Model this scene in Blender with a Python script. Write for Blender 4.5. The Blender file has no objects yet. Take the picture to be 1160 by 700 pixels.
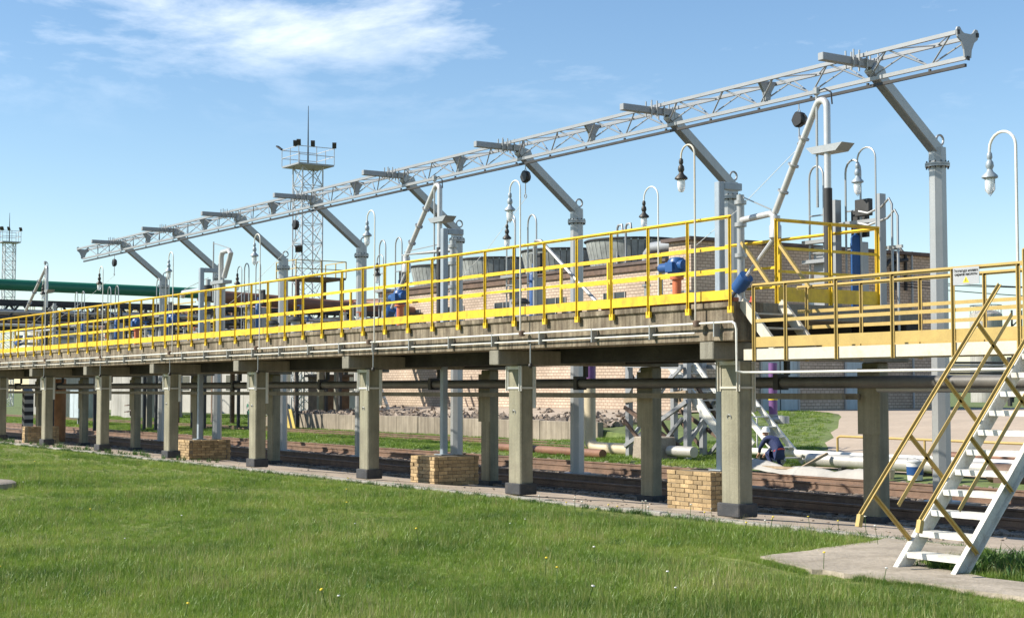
import bpy, math, random
from mathutils import Vector, Matrix
import numpy as np
random.seed(7); rng = np.random.default_rng(7)
PI = math.pi
sc = bpy.context.scene
COL = sc.collection

# ------------------------------------------------------------------ camera, sky, sun, exposure
cam_d = bpy.data.cameras.new('camera'); cam = bpy.data.objects.new('camera', cam_d); COL.objects.link(cam)
cam_d.sensor_width = 36.0; cam_d.lens = 1720.0 / 1160.0 * 36.0
cam_d.clip_start = 0.1; cam_d.clip_end = 3000
cam.location = (17.49, -15.69, 1.85)
YAW = math.atan2(1720.0 / math.cos(math.atan(91 / 1720.0)), 1136.0)   # angle of the view against the platform axis
fw = Vector((-math.sin(YAW), math.cos(YAW), math.tan(math.radians(3.0285)))).normalized()
cam.rotation_euler = fw.to_track_quat('-Z', 'Y').to_euler()
sc.camera = cam

SUN_EL, SUN_AZ = math.radians(38), math.radians(28)        # azimuth: towards -x, measured from -y
sdir = Vector((-math.sin(SUN_AZ) * math.cos(SUN_EL), -math.cos(SUN_AZ) * math.cos(SUN_EL), math.sin(SUN_EL)))
sd = bpy.data.lights.new('sun', 'SUN'); sun = bpy.data.objects.new('sun', sd); COL.objects.link(sun)
sd.energy = 5.0; sd.angle = math.radians(0.6); sd.color = (1.0, 0.94, 0.84)
sun.rotation_euler = sdir.to_track_quat('Z', 'Y').to_euler(); sun.location = (0, -20, 30)

world = bpy.data.worlds.new('World'); sc.world = world; world.use_nodes = True
wt = world.node_tree; wn = wt.nodes; wl = wt.links; wn.clear()
def wnode(t, **k):
    n = wn.new(t)
    for a, b in k.items(): setattr(n, a, b)
    return n
sky = wnode('ShaderNodeTexSky', sky_type='NISHITA', sun_disc=False)
sky.sun_elevation = SUN_EL; sky.sun_rotation = math.atan2(sdir.x, sdir.y)
sky.air_density = 1.0; sky.dust_density = 0.12; sky.ozone_density = 1.8; sky.altitude = 100
tc = wnode('ShaderNodeTexCoord'); sep = wnode('ShaderNodeSeparateXYZ'); wl.new(tc.outputs['Generated'], sep.inputs[0])
def wmath(op, a, b=None):
    n = wnode('ShaderNodeMath', operation=op)
    for i, v in enumerate((a, b)):
        if v is None: continue
        if isinstance(v, (int, float)): n.inputs[i].default_value = v
        else: wl.new(v, n.inputs[i])
    return n.outputs[0]
zz = wmath('ADD', wmath('MAXIMUM', sep.outputs[2], 0.0), 0.12)
comb = wnode('ShaderNodeCombineXYZ')
wl.new(wmath('DIVIDE', sep.outputs[0], zz), comb.inputs[0]); wl.new(wmath('DIVIDE', sep.outputs[1], zz), comb.inputs[1])
mp = wnode('ShaderNodeMapping'); mp.inputs['Location'].default_value = (0.62, 0.2, 0); mp.inputs['Scale'].default_value = (1.0, 1.0, 1)
wl.new(comb.outputs[0], mp.inputs[0])
nz = wnode('ShaderNodeTexNoise'); nz.inputs['Scale'].default_value = 2.3; nz.inputs['Detail'].default_value = 9; nz.inputs['Roughness'].default_value = 0.6; nz.inputs['Distortion'].default_value = 0.25
wl.new(mp.outputs[0], nz.inputs[0])
nz2 = wnode('ShaderNodeTexNoise'); nz2.inputs['Scale'].default_value = 0.35; nz2.inputs['Detail'].default_value = 3
wl.new(mp.outputs[0], nz2.inputs[0])
cl = wmath('ADD', wmath('MULTIPLY', nz.outputs[0], 0.62), wmath('MULTIPLY', nz2.outputs[0], 0.45))
rp = wnode('ShaderNodeValToRGB'); rp.color_ramp.elements[0].position = 0.565; rp.color_ramp.elements[1].position = 0.72
rp.color_ramp.elements[0].color = (0, 0, 0, 1); rp.color_ramp.elements[1].color = (.85, .85, .85, 1)
wl.new(cl, rp.inputs[0])
mxw = wnode('ShaderNodeMix', data_type='RGBA'); fd = wnode('ShaderNodeMapRange', interpolation_type='SMOOTHSTEP'); fd.inputs[1].default_value = .15; fd.inputs[2].default_value = .26; wl.new(sep.outputs[2], fd.inputs[0])
wl.new(wmath('MULTIPLY', rp.outputs[0], fd.outputs[0]), mxw.inputs[0])
hs = wnode('ShaderNodeHueSaturation'); hs.inputs['Saturation'].default_value = 1.12; wl.new(sky.outputs[0], hs.inputs['Color']); wl.new(hs.outputs[0], mxw.inputs[6]); mxw.inputs[7].default_value = (8.6, 8.9, 9.3, 1)
bg = wnode('ShaderNodeBackground'); bg.inputs[1].default_value = 0.105; wl.new(mxw.outputs[2], bg.inputs[0])
wo = wnode('ShaderNodeOutputWorld'); wl.new(bg.outputs[0], wo.inputs[0])
sc.view_settings.view_transform = 'Standard'; sc.view_settings.look = 'None'; sc.view_settings.exposure = 0.68; sc.view_settings.gamma = 1.0

# ------------------------------------------------------------------ materials
MATS = {}
def mat(name, col, rough=0.6, metal=0.0, var=0.25, scale=3.0, streak=0.0, stain=None, stain_amt=0.4, stain_scale=1.5, bump=0.0, bscale=40.0, rand=0.0, fine=0.0):
    """painted / cast / rolled surface: large mottling, optional vertical run marks, stains of their own colour, fine relief"""
    m = bpy.data.materials.new(name); m.use_nodes = True; t = m.node_tree; n = t.nodes; l = t.links
    b = n['Principled BSDF']; b.inputs['Roughness'].default_value = rough; b.inputs['Metallic'].default_value = metal
    geo = n.new('ShaderNodeNewGeometry')
    def noise(sc_, det=5, vec=None, rough_=.6):
        x = n.new('ShaderNodeTexNoise'); x.inputs['Scale'].default_value = sc_; x.inputs['Detail'].default_value = det; x.inputs['Roughness'].default_value = rough_
        l.new(vec if vec is not None else geo.outputs['Position'], x.inputs[0]); return x.outputs[0]
    def ramp(f, p0, p1, c0, c1):
        r = n.new('ShaderNodeValToRGB'); e = r.color_ramp.elements; e[0].position = p0; e[1].position = p1
        e[0].color = (*c0, 1); e[1].color = (*c1, 1); l.new(f, r.inputs[0]); return r.outputs[0]
    def mix(mode, f, a, c):
        x = n.new('ShaderNodeMix'); x.data_type = 'RGBA'; x.blend_type = mode
        for i, v in ((0, f), (6, a), (7, c)):
            if isinstance(v, (int, float)): x.inputs[i].default_value = v
            elif isinstance(v, tuple): x.inputs[i].default_value = (*v, 1)
            else: l.new(v, x.inputs[i])
        return x.outputs[2]
    lo = tuple(c * (1 - var) for c in col); hi = tuple(min(1, c * (1 + var)) for c in col)
    c = ramp(noise(scale), .3, .7, lo, hi)
    if fine: c = mix('MULTIPLY', 1.0, c, ramp(noise(scale * 14, 3), .3, .7, (1 - fine,) * 3, (1 + fine,) * 3))
    if streak:
        mp_ = n.new('ShaderNodeMapping'); mp_.inputs['Scale'].default_value = (7, 7, .35); l.new(geo.outputs['Position'], mp_.inputs[0])
        c = mix('MULTIPLY', streak, c, ramp(noise(1.0, 5, mp_.outputs[0], .7), .38, .62, (.35, .32, .28), (1, 1, 1)))
    if stain:
        c = mix('MIX', ramp(noise(stain_scale, 7, None, .7), .5, .5 + .25, (0, 0, 0), (stain_amt,) * 3), c, stain)
    if rand:
        oi = n.new('ShaderNodeObjectInfo')
        c = mix('MULTIPLY', 1.0, c, ramp(oi.outputs['Random'], 0, 1, (1 - rand,) * 3, (1 + rand * .6,) * 3))
    l.new(c, b.inputs['Base Color'])
    if bump:
        bp = n.new('ShaderNodeBump'); bp.inputs['Strength'].default_value = bump; bp.inputs['Distance'].default_value = .02
        l.new(noise(bscale, 6), bp.inputs['Height']); l.new(bp.outputs[0], b.inputs['Normal'])
    MATS[name] = m; return m

mat('concrete', (.23, .215, .17), .9, var=.18, scale=1.5, streak=.35, stain=(.16, .15, .12), stain_amt=.45, bump=.5, bscale=25, fine=.08)
mat('column_concrete', (.265, .25, .175), .9, var=.2, scale=1.6, streak=.4, stain=(.17, .15, .11), stain_amt=.6, bump=.4, bscale=25, fine=.06)
mat('beam_concrete', (.25, .208, .145), .9, var=.42, scale=3.0, streak=1.0, stain=(.10, .065, .04), stain_amt=.8, stain_scale=3.2, bump=.6, bscale=20, fine=.1)
mat('shade_concrete', (.03, .029, .027), .95, var=.35, scale=1.5, bump=.5, stain=(.09, .085, .075), stain_amt=.4)  # girder concrete, near-black because the under-deck shadow is put into its colour
mat('bitumen', (.035, .037, .04), .75, var=.3, scale=5, stain=(.12, .1, .08), stain_amt=.5, stain_scale=6, bump=.4)
mat('yellow_paint', (.76, .50, .02), .5, var=.12, scale=2, streak=.22, stain=(.34, .16, .035), stain_amt=.75, stain_scale=7, fine=.1)
mat('stair_white', (.66, .65, .59), .55, var=.1, scale=3, streak=.25, stain=(.36, .28, .18), stain_amt=.8, stain_scale=7, fine=.1)
mat('slung_pipe', (.12, .115, .105), .5, .1, var=.25, scale=2, stain=(.16, .14, .11), stain_amt=.5, fine=.1)
mat('faded_yellow', (.44, .31, .095), .55, var=.12, scale=3, stain=(.32, .2, .07), stain_amt=.4, stain_scale=5, fine=.06)
mat('white_paint', (.64, .63, .57), .5, var=.06, scale=3, stain=(.42, .36, .27), stain_amt=.55, stain_scale=6, fine=.05)
mat('worn_white', (.54, .50, .41), .6, var=.12, scale=4, stain=(.40, .27, .14), stain_amt=.6, stain_scale=4, fine=.08)
mat('grey_steel', (.30, .31, .315), .45, .25, var=.07, scale=3, stain=(.28, .28, .29), stain_amt=.4, fine=.04)
mat('blue_grey_steel', (.30, .35, .39), .5, .2, var=.12, scale=2, streak=.15, fine=.05)
mat('galvanised', (.37, .38, .375), .42, .45, var=.07, scale=1.5, streak=.1, stain=(.29, .29, .28), stain_amt=.3, fine=.04)
mat('arm_steel', (.50, .50, .49), .35, .3, var=.06, scale=5, stain=(.42, .38, .32), stain_amt=.4)
mat('dark_steel', (.032, .032, .032), .6, .1, var=.3, scale=4, fine=.1)
mat('brown_steel', (.13, .085, .06), .7, .2, var=.35, scale=3, stain=(.22, .12, .07), stain_amt=.5, fine=.1)
mat('rail_steel', (.2, .13, .09), .65, .35, var=.3, scale=3, stain=(.2, .1, .05), stain_amt=.5, fine=.15)
mat('sleeper', (.09, .075, .06), .9, var=.3, scale=4, bump=.5, rand=.25)
mat('blue_paint', (.018, .075, .22), .4, var=.12, scale=4, fine=.05)
mat('orange_paint', (.50, .135, .05), .5, var=.12, scale=4)
mat('red_paint', (.5, .05, .03), .5, var=.12, scale=4)
mat('purple_paint', (.16, .07, .2), .5, var=.12, scale=4)
mat('black_rubber', (.012, .012, .013), .5, var=.2)
mat('dark_lamp', (.05, .046, .04), .5, .4, var=.25, scale=8)
mat('wood', (.34, .26, .17), .8, var=.2, scale=5, streak=.2, bump=.3)
mat('green_pipe', (.016, .15, .085), .45, var=.1, scale=1)
mat('brown_pipe', (.20, .10, .06), .6, .1, var=.2, scale=1, fine=.08)
mat('beige_pipe', (.50, .42, .28), .55, .1, var=.12, scale=2, fine=.05)
mat('insulation', (.44, .42, .38), .45, .3, var=.12, scale=2, fine=.06)
mat('wall_panel', (.30, .255, .195), .9, var=.2, scale=1.2, streak=.6, bump=.3, rand=.12)
mat('rusty_orange', (.27, .13, .05), .85, var=.3, scale=2, streak=.4)
mat('pale_wall', (.37, .355, .32), .9, var=.12, scale=1, streak=.2)
mat('roof_edge', (.10, .075, .065), .9, var=.3, scale=2)
mat('cowl_boards', (.29, .31, .29), .8, var=.3, scale=2, streak=.3, rand=.1)
mat('door_blue', (.40, .47, .49), .6, var=.12, scale=2, streak=.3)
mat('dark_glass', (.03, .035, .04), .15, var=.2)
mat('path_dirt', (.38, .31, .24), .95, var=.22, scale=1.2, stain=(.17, .15, .11), stain_amt=.7, stain_scale=1.6, bump=.5, bscale=18, fine=.1)
mat('pad_concrete', (.34, .29, .225), .95, var=.25, scale=1.1, stain=(.17, .14, .09), stain_amt=.8, stain_scale=3, bump=.6, bscale=25, fine=.14)
mat('kerb', (.30, .28, .24), .95, var=.25, scale=3, stain=(.10, .10, .07), stain_amt=.7, stain_scale=3, bump=.5, fine=.15)
mat('ballast', (.27, .215, .165), .95, var=.3, scale=2, bump=1.0, bscale=22, fine=.35, stain=(.2, .18, .12), stain_amt=.5)
mat('pavement', (.42, .335, .25), .95, var=.1, scale=.35, stain=(.32, .26, .2), stain_amt=.4, stain_scale=.5, bump=.3, fine=.08)
mat('lawn_soil', (.15, .17, .04), .95, var=.3, scale=.8, fine=.3, bump=.6, bscale=30)
mat('far_grass', (.11, .145, .04), .95, var=.25, scale=.25, fine=.35, stain=(.15, .15, .05), stain_amt=.4, stain_scale=.6, bump=.8, bscale=8)
mat('rubble', (.25, .20, .155), .95, var=.3, scale=2, fine=.2, bump=.6)
mat('tarp', (.38, .36, .32), .7, var=.1, scale=3, bump=.4, bscale=12)
mat('navy_cloth', (.02, .03, .09), .85, var=.2, scale=8, bump=.3, bscale=30)
mat('skin', (.48, .27, .19), .6, var=.06)
mat('white_plastic', (.68, .68, .66), .4, var=.05)
mat('sign_grey', (.36, .37, .38), .5, var=.06)
mat('sign_yellow', (.8, .6, .02), .5, var=.04)
mat('sign_black', (.015, .015, .015), .5, var=.1)
mat('stripe_white', (.36, .35, .31), .7, var=.12, scale=4)
mat('stripe_black', (.02, .02, .02), .7, var=.2)
mat('stripe_yellow', (.55, .40, .10), .7, var=.15, scale=4)
mat('mortar', (.18, .15, .11), .95, var=.15, scale=6)
mat('plinth_brick', (.42, .30, .155), .9, var=.22, scale=3, streak=.25, stain=(.2, .15, .09), stain_amt=.6, stain_scale=4, bump=.6, rand=.35, fine=.15)
mat('red_brick', (.33, .12, .07), .9, var=.2, scale=4, bump=.5, rand=.3, fine=.12)
mat('mast_steel', (.46, .47, .48), .5, .2, var=.1)
mat('tank_metal', (.42, .40, .36), .6, .2, var=.15, scale=.6, streak=.4)
mat('dandelion', (.75, .55, .03), .7, var=.1)

def brick_mat():
    m = bpy.data.materials.new('wall_brick'); m.use_nodes = True; t = m.node_tree; n = t.nodes; l = t.links
    b = n['Principled BSDF']; b.inputs['Roughness'].default_value = .92
    geo = n.new('ShaderNodeNewGeometry'); s = n.new('ShaderNodeSeparateXYZ'); l.new(geo.outputs['Position'], s.inputs[0])
    a = n.new('ShaderNodeMath'); a.operation = 'ADD'; l.new(s.outputs[0], a.inputs[0]); l.new(s.outputs[1], a.inputs[1])
    c = n.new('ShaderNodeCombineXYZ'); l.new(a.outputs[0], c.inputs[0]); l.new(s.outputs[2], c.inputs[1])
    br = n.new('ShaderNodeTexBrick'); l.new(c.outputs[0], br.inputs['Vector'])
    br.inputs['Scale'].default_value = 1.0; br.inputs['Brick Width'].default_value = .31; br.inputs['Row Height'].default_value = .15; br.inputs['Mortar Size'].default_value = .016
    br.inputs['Mortar Smooth'].default_value = .2; br.inputs['Bias'].default_value = -.1
    br.inputs['Color1'].default_value = (.47, .37, .285, 1); br.inputs['Color2'].default_value = (.56, .45, .355, 1); br.inputs['Mortar'].default_value = (.25, .19, .145, 1)
    nz_ = n.new('ShaderNodeTexNoise'); nz_.inputs['Scale'].default_value = .5; nz_.inputs['Detail'].default_value = 6; l.new(geo.outputs['Position'], nz_.inputs[0])
    r = n.new('ShaderNodeValToRGB'); r.color_ramp.elements[0].position = .3; r.color_ramp.elements[1].position = .7
    r.color_ramp.elements[0].color = (.75, .73, .7, 1); r.color_ramp.elements[1].color = (1.1, 1.08, 1.05, 1); l.new(nz_.outputs[0], r.inputs[0])
    x = n.new('ShaderNodeMix'); x.data_type = 'RGBA'; x.blend_type = 'MULTIPLY'; x.inputs[0].default_value = 1
    l.new(br.outputs[0], x.inputs[6]); l.new(r.outputs[0], x.inputs[7]); l.new(x.outputs[2], b.inputs['Base Color'])
    bp = n.new('ShaderNodeBump'); bp.invert = True; bp.inputs['Strength'].default_value = .6; bp.inputs['Distance'].default_value = .02
    l.new(br.outputs['Fac'], bp.inputs['Height']); l.new(bp.outputs[0], b.inputs['Normal'])
    MATS['wall_brick'] = m
brick_mat()
def glass_mat():
    m = bpy.data.materials.new('lamp_glass'); m.use_nodes = True
    b = m.node_tree.nodes['Principled BSDF']; b.inputs['Base Color'].default_value = (.9, .9, .88, 1); b.inputs['Roughness'].default_value = .2
    b.inputs['Transmission Weight'].default_value = .45; b.inputs['IOR'].default_value = 1.2
    MATS['lamp_glass'] = m
glass_mat()
def blade_mat(name, cols, trans=.35):
    m = bpy.data.materials.new(name); m.use_nodes = True; t = m.node_tree; n = t.nodes; l = t.links; n.clear()
    oi = n.new('ShaderNodeObjectInfo'); geo = n.new('ShaderNodeNewGeometry')
    nz_ = n.new('ShaderNodeTexNoise'); nz_.inputs['Scale'].default_value = .55; nz_.inputs['Detail'].default_value = 4; l.new(geo.outputs['Position'], nz_.inputs[0])
    a = n.new('ShaderNodeMath'); a.operation = 'MULTIPLY_ADD'; l.new(oi.outputs['Random'], a.inputs[0]); a.inputs[1].default_value = .45; 
    s = n.new('ShaderNodeMath'); s.operation = 'MULTIPLY_ADD'; l.new(nz_.outputs[0], s.inputs[0]); s.inputs[1].default_value = 2.3; s.inputs[2].default_value = -.88; l.new(s.outputs[0], a.inputs[2])
    r = n.new('ShaderNodeValToRGB'); e = r.color_ramp.elements; e[0].position = 0; e[0].color = (*cols[0], 1); e[1].position = 1; e[1].color = (*cols[-1], 1)
    for i, c in enumerate(cols[1:-1]):
        q = e.new((i + 1) / (len(cols) - 1)); q.color = (*c, 1)
    l.new(a.outputs[0], r.inputs[0])
    d = n.new('ShaderNodeBsdfDiffuse'); tr = n.new('ShaderNodeBsdfTranslucent'); l.new(r.outputs[0], d.inputs[0]); l.new(r.outputs[0], tr.inputs[0])
    gl = n.new('ShaderNodeBsdfGlossy'); gl.inputs[0].default_value = (.9, 1, .8, 1); gl.inputs['Roughness'].default_value = .45
    mx = n.new('ShaderNodeMixShader'); mx.inputs[0].default_value = trans; l.new(d.outputs[0], mx.inputs[1]); l.new(tr.outputs[0], mx.inputs[2])
    m2 = n.new('ShaderNodeMixShader'); m2.inputs[0].default_value = .04; l.new(mx.outputs[0], m2.inputs[1]); l.new(gl.outputs[0], m2.inputs[2])
    o = n.new('ShaderNodeOutputMaterial'); l.new(m2.outputs[0], o.inputs[0]); MATS[name] = m
blade_mat('grass_blade', [(.085, .155, .018), (.135, .225, .025), (.205, .30, .038), (.30, .345, .075)], .45)
blade_mat('grass_stalk', [(.22, .25, .06), (.30, .30, .10), (.38, .34, .15)], .4)
blade_mat('weed_leaf', [(.04, .095, .018), (.06, .13, .025), (.08, .15, .03)])

# ------------------------------------------------------------------ helpers
ORD = ['first', 'second', 'third', 'fourth', 'fifth', 'sixth', 'seventh', 'eighth', 'ninth', 'tenth']
class MB:
    def __init__(s): s.v = []; s.f = []
    def add(s, vs, fs):
        o = len(s.v); s.v += [tuple(p) for p in vs]; s.f += [tuple(i + o for i in q) for q in fs]; return s
    def box(s, x0, x1, y0, y1, z0, z1):
        return s.add([(x0,y0,z0),(x1,y0,z0),(x1,y1,z0),(x0,y1,z0),(x0,y0,z1),(x1,y0,z1),(x1,y1,z1),(x0,y1,z1)],
                     [(3,2,1,0),(4,5,6,7),(0,1,5,4),(1,2,6,5),(2,3,7,6),(3,0,4,7)])
    def bar(s, a, b, w, h=None, up=(0,0,1)):
        h = h or w; a = Vector(a); b = Vector(b); d = (b - a).normalized(); u = Vector(up)
        if abs(d.dot(u)) > .98: u = Vector((0,1,0))
        r = d.cross(u).normalized(); u = r.cross(d)
        P = [p + r * (i * w / 2) + u * (j * h / 2) for p in (a, b) for i, j in ((-1,-1),(1,-1),(1,1),(-1,1))]
        return s.add(P, [(0,1,2,3),(7,6,5,4),(4,5,1,0),(5,6,2,1),(6,7,3,2),(7,4,0,3)])
    def angle(s, a, b, w, t=.006, up=(0,0,1)):
        s.bar(a, b, w, t, up); s.bar(a, b, t, w, up); return s
    def tube(s, pts, r, n=8, cap=True):
        pts = [Vector(p) for p in pts]; rs = r if isinstance(r, (list, tuple)) else [r] * len(pts)
        d0 = (pts[1] - pts[0]).normalized(); u = Vector((0,0,1)) if abs(d0.z) < .9 else Vector((1,0,0))
        u = (u - d0 * u.dot(d0)).normalized(); V = []; F = []
        for i, p in enumerate(pts):
            if i == 0: d = d0
            elif i == len(pts) - 1: d = (pts[i] - pts[i-1]).normalized()
            else: d = ((pts[i+1] - pts[i]).normalized() + (pts[i] - pts[i-1]).normalized()).normalized()
            u = (u - d * u.dot(d)).normalized(); w = d.cross(u)
            V += [p + (u * math.cos(2*PI*k/n) + w * math.sin(2*PI*k/n)) * rs[i] for k in range(n)]
        for i in range(len(pts) - 1):
            for k in range(n): F.append((i*n+k, i*n+(k+1)%n, (i+1)*n+(k+1)%n, (i+1)*n+k))
        if cap: F.append(tuple(range(n))[::-1]); F.append(tuple((len(pts)-1)*n + k for k in range(n)))
        return s.add(V, F)
    def lathe(s, prof, c, n=16, rot=0):
        V = []; F = []
        for r, z in prof: V += [(c[0] + r*math.cos(2*PI*k/n+rot), c[1] + r*math.sin(2*PI*k/n+rot), c[2] + z) for k in range(n)]
        for i in range(len(prof) - 1):
            for k in range(n): F.append((i*n+k, i*n+(k+1)%n, (i+1)*n+(k+1)%n, (i+1)*n+k))
        F.append(tuple(range(n))[::-1]); F.append(tuple((len(prof)-1)*n + k for k in range(n)))
        return s.add(V, F)
    def prism(s, poly, ext):
        n = len(poly); e = Vector(ext); P = [Vector(p) for p in poly]
        return s.add(P + [p + e for p in P], [tuple(range(n))[::-1], tuple(range(n, 2*n))] + [(i, (i+1)%n, n+(i+1)%n, n+i) for i in range(n)])
    def build(s, name, m, parent=None, smooth=True, bevel=0):
        off = Vector((0,0,0))
        if parent is not None:
            q = parent
            while q is not None: off += q.location; q = q.parent
        me = bpy.data.meshes.new(name); me.from_pydata([tuple(Vector(p) - off) for p in s.v], [], s.f); me.update()
        me.materials.append(MATS[m])
        if smooth and len(me.polygons) > 6:
            for p in me.polygons: p.use_smooth = True
            me.set_sharp_from_angle(angle=math.radians(38))
        o = bpy.data.objects.new(name, me); COL.objects.link(o); o.parent = parent
        if bevel:
            b = o.modifiers.new('bevel', 'BEVEL'); b.width = bevel; b.segments = 1; b.limit_method = 'ANGLE'
        return o
def tag(o, label, cat, group=None):
    o['label'] = label; o['category'] = cat
    if group: o['group'] = group
    return o
def thing(name, label, cat, loc=(0,0,0), group=None):
    o = bpy.data.objects.new(name, None); COL.objects.link(o); o.location = loc; o.empty_display_size = .3
    return tag(o, label, cat, group)
def copy_tree(o, loc=None, label=None, parent=None):
    c = o.copy(); COL.objects.link(c); c.parent = parent
    if loc is not None: c.location = loc
    if label: c['label'] = label
    for ch in o.children: copy_tree(ch, parent=c)
    return c
def arc(c, r, a0, a1, n, ax, ay):
    c = Vector(c); ax = Vector(ax); ay = Vector(ay)
    return [c + ax * (r * math.cos(a0 + (a1 - a0) * i / n)) + ay * (r * math.sin(a0 + (a1 - a0) * i / n)) for i in range(n + 1)]
def struct(o): o['kind'] = 'structure'; return o
def stuff(o): o['kind'] = 'stuff'; return o

# ------------------------------------------------------------------ terrain
def sm(a, b, t):
    t = max(0, min(1, (t - a) / (b - a))); return t * t * (3 - 2 * t)
def gz(x, y):
    if y < -1.5: return 0.0
    if y < 3.4: return -.38 * (y + 1.5) / 4.9
    z = -.38 - .05 * sm(3.4, 3.9, y)
    z += .2 * sm(10.4, 12, y)
    right = sm(-33, -27, x)                                   # ramped yard on the right, terrace behind a wall on the left
    zr = 1.1 * sm(13, 33, y)
    zl = 0.0 if x < -62 else (0.0 if y < 19.9 else .62 + .45 * sm(20, 28, y))
    lf = sm(-66, -60, x) if y > 19.9 else 1
    return z + right * zr + (1 - right) * zl * lf
def sheet(name, m, xs, ys, dz=0.0, skip=None, bumpy=0.0):
    V = []; F = []
    for y in ys:
        for x in xs: V.append((x, y, gz(x, y) + dz + (random.uniform(-bumpy, bumpy) if bumpy else 0)))
    n = len(xs)
    for j in range(len(ys) - 1):
        for i in range(n - 1):
            if skip and skip((xs[i] + xs[i+1]) / 2, (ys[j] + ys[j+1]) / 2): continue
            F.append((j*n+i, j*n+i+1, (j+1)*n+i+1, (j+1)*n+i))
    b = MB(); b.v = V; b.f = F
    return struct(b.build(name, m))
def lin(a, b, n): return [a + (b - a) * i / n for i in range(n + 1)]
far_x = [-900, -500, -300, -200, -150] + lin(-120, 30, 75) + [45, 70, 120, 300, 600]
far_y = [10.9, 11.4, 12] + lin(13, 19.6, 6) + [19.85, 19.95] + lin(21, 35, 14) + lin(38, 70, 8) + [90, 130, 200, 400, 900]
sheet('ground', 'far_grass', far_x, far_y)
sheet('lawn', 'lawn_soil', [-900, -400, -200, -120] + lin(-80, 30, 110) + [60, 120, 400], [-400, -150, -60, -30] + lin(-20, -1.7, 37) + [-1.55])
sheet('path', 'path_dirt', [-900, -300, -120] + lin(-70, 30, 200) + [60, 200], lin(-1.38, 3.4, 10), bumpy=.008)
sheet('track_bed', 'ballast', [-900, -300, -120] + lin(-70, 30, 200) + [60, 200], [3.4, 3.9] + lin(4.4, 10.4, 12) + [10.9], bumpy=.015)
# paved yard in front of the brick building
def yard_edge(y): return -11.5 - (y - 13) * .93 if y < 30 else -27.3 - (y - 30) * 1.5
V = []; F = []; NY = 44
for j in range(NY + 1):
    y = 13.2 + (75 - 13.2) * j / NY; x0 = max(yard_edge(y) + random.uniform(-.25, .25), -36.0)
    for i in range(21):
        x = x0 + (40 - x0) * (i / 20) ** 1.3; V.append((x, y, gz(x, y) + .02))
    if j:
        for i in range(20): F.append(((j-1)*21+i, (j-1)*21+i+1, j*21+i+1, j*21+i))
b = MB(); b.v = V; b.f = F; struct(b.build('yard_pavement', 'pavement'))

# bare earth terrace in front of the brick building
sheet('terrace', 'path_dirt', lin(-61, -33, 28), [20.0] + lin(21, 29.6, 9), dz=.03, bumpy=.03)
# kerb stones between lawn and path
kb = thing('kerb', 'low weathered concrete kerb between lawn and path under the platform', 'kerb', (0, -1.46, 0))
x = 12.0
while x > -62:
    L = 1.0 if x > -30 else 2.0
    MB().box(x - L + .012, x, -1.55 + random.uniform(-.012, .012), -1.39 + random.uniform(-.012, .012), -.12, .045 + random.uniform(-.015, .012)).build('kerb_stone', 'kerb', kb, bevel=.012)
    x -= L
# slab at the foot of the stairs
pd = thing('concrete_pad', 'worn concrete slab in the grass at the foot of the white staircase', 'slab', (6.5, -3.5, 0))
out = [(5.2,-4.38),(6.3,-4.7),(7.75,-4.62),(9.4,-4.66),(9.4,-3.9),(7.5,-3.75),(6.45,-3.35),(6.2,-2.2),(5.9,-1.62),(4.5,-1.62)]
rag = []
for i, (a_, b_) in enumerate(out):
    a2, b2 = out[(i + 1) % len(out)]
    for q in range(9): f = q / 9; rag.append((a_ + (a2 - a_) * f + random.uniform(-.05, .05), b_ + (b2 - b_) * f + random.uniform(-.05, .05), -.05))
MB().prism(rag, (0,0,.1)).build('slab', 'pad_concrete', pd, smooth=False)

# ------------------------------------------------------------------ railway tracks
def rail_profile(x0, x1, y, ztop):
    p = [(-.075,-.18),(.075,-.18),(.075,-.165),(.012,-.14),(.012,-.05),(.036,-.035),(.036,0),(-.036,0),(-.036,-.035),(-.012,-.05),(-.012,-.14),(-.075,-.165)]
    return MB().prism([(x0, y + a, ztop + c) for a, c in p], (x1 - x0, 0, 0))
def track(yc, label, x0, x1, ztop=-.2, sleepers=(0,0)):
    t = thing('railway_track', label, 'railway track', (0, yc, ztop - .2))
    for s in (-1, 1): rail_profile(x0, x1, yc + s * .79, ztop).build('rail', 'rail_steel', t, smooth=False)
    me = None; x = sleepers[1]
    while x > sleepers[0]:
        if me is None:
            o = MB().box(x, x + .25, yc - 1.3, yc + 1.3, ztop - .34, ztop - .178).build('sleeper', 'sleeper', t, bevel=.01); me = o; xr = x
        else:
            o = me.copy(); COL.objects.link(o); o.location.x = me.location.x + (x - xr)
        x -= .62
    return t
track(5.22, 'rusty railway track right behind the platform columns', -300, 60, sleepers=(-60, 8))
track(9.35, 'railway track behind the row of steel davit posts', -300, 60, sleepers=(-60, 0))
track(16.6, 'overgrown railway track in front of the concrete retaining wall', -300, -12, ztop=-.12, sleepers=(-60, -14))

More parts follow.
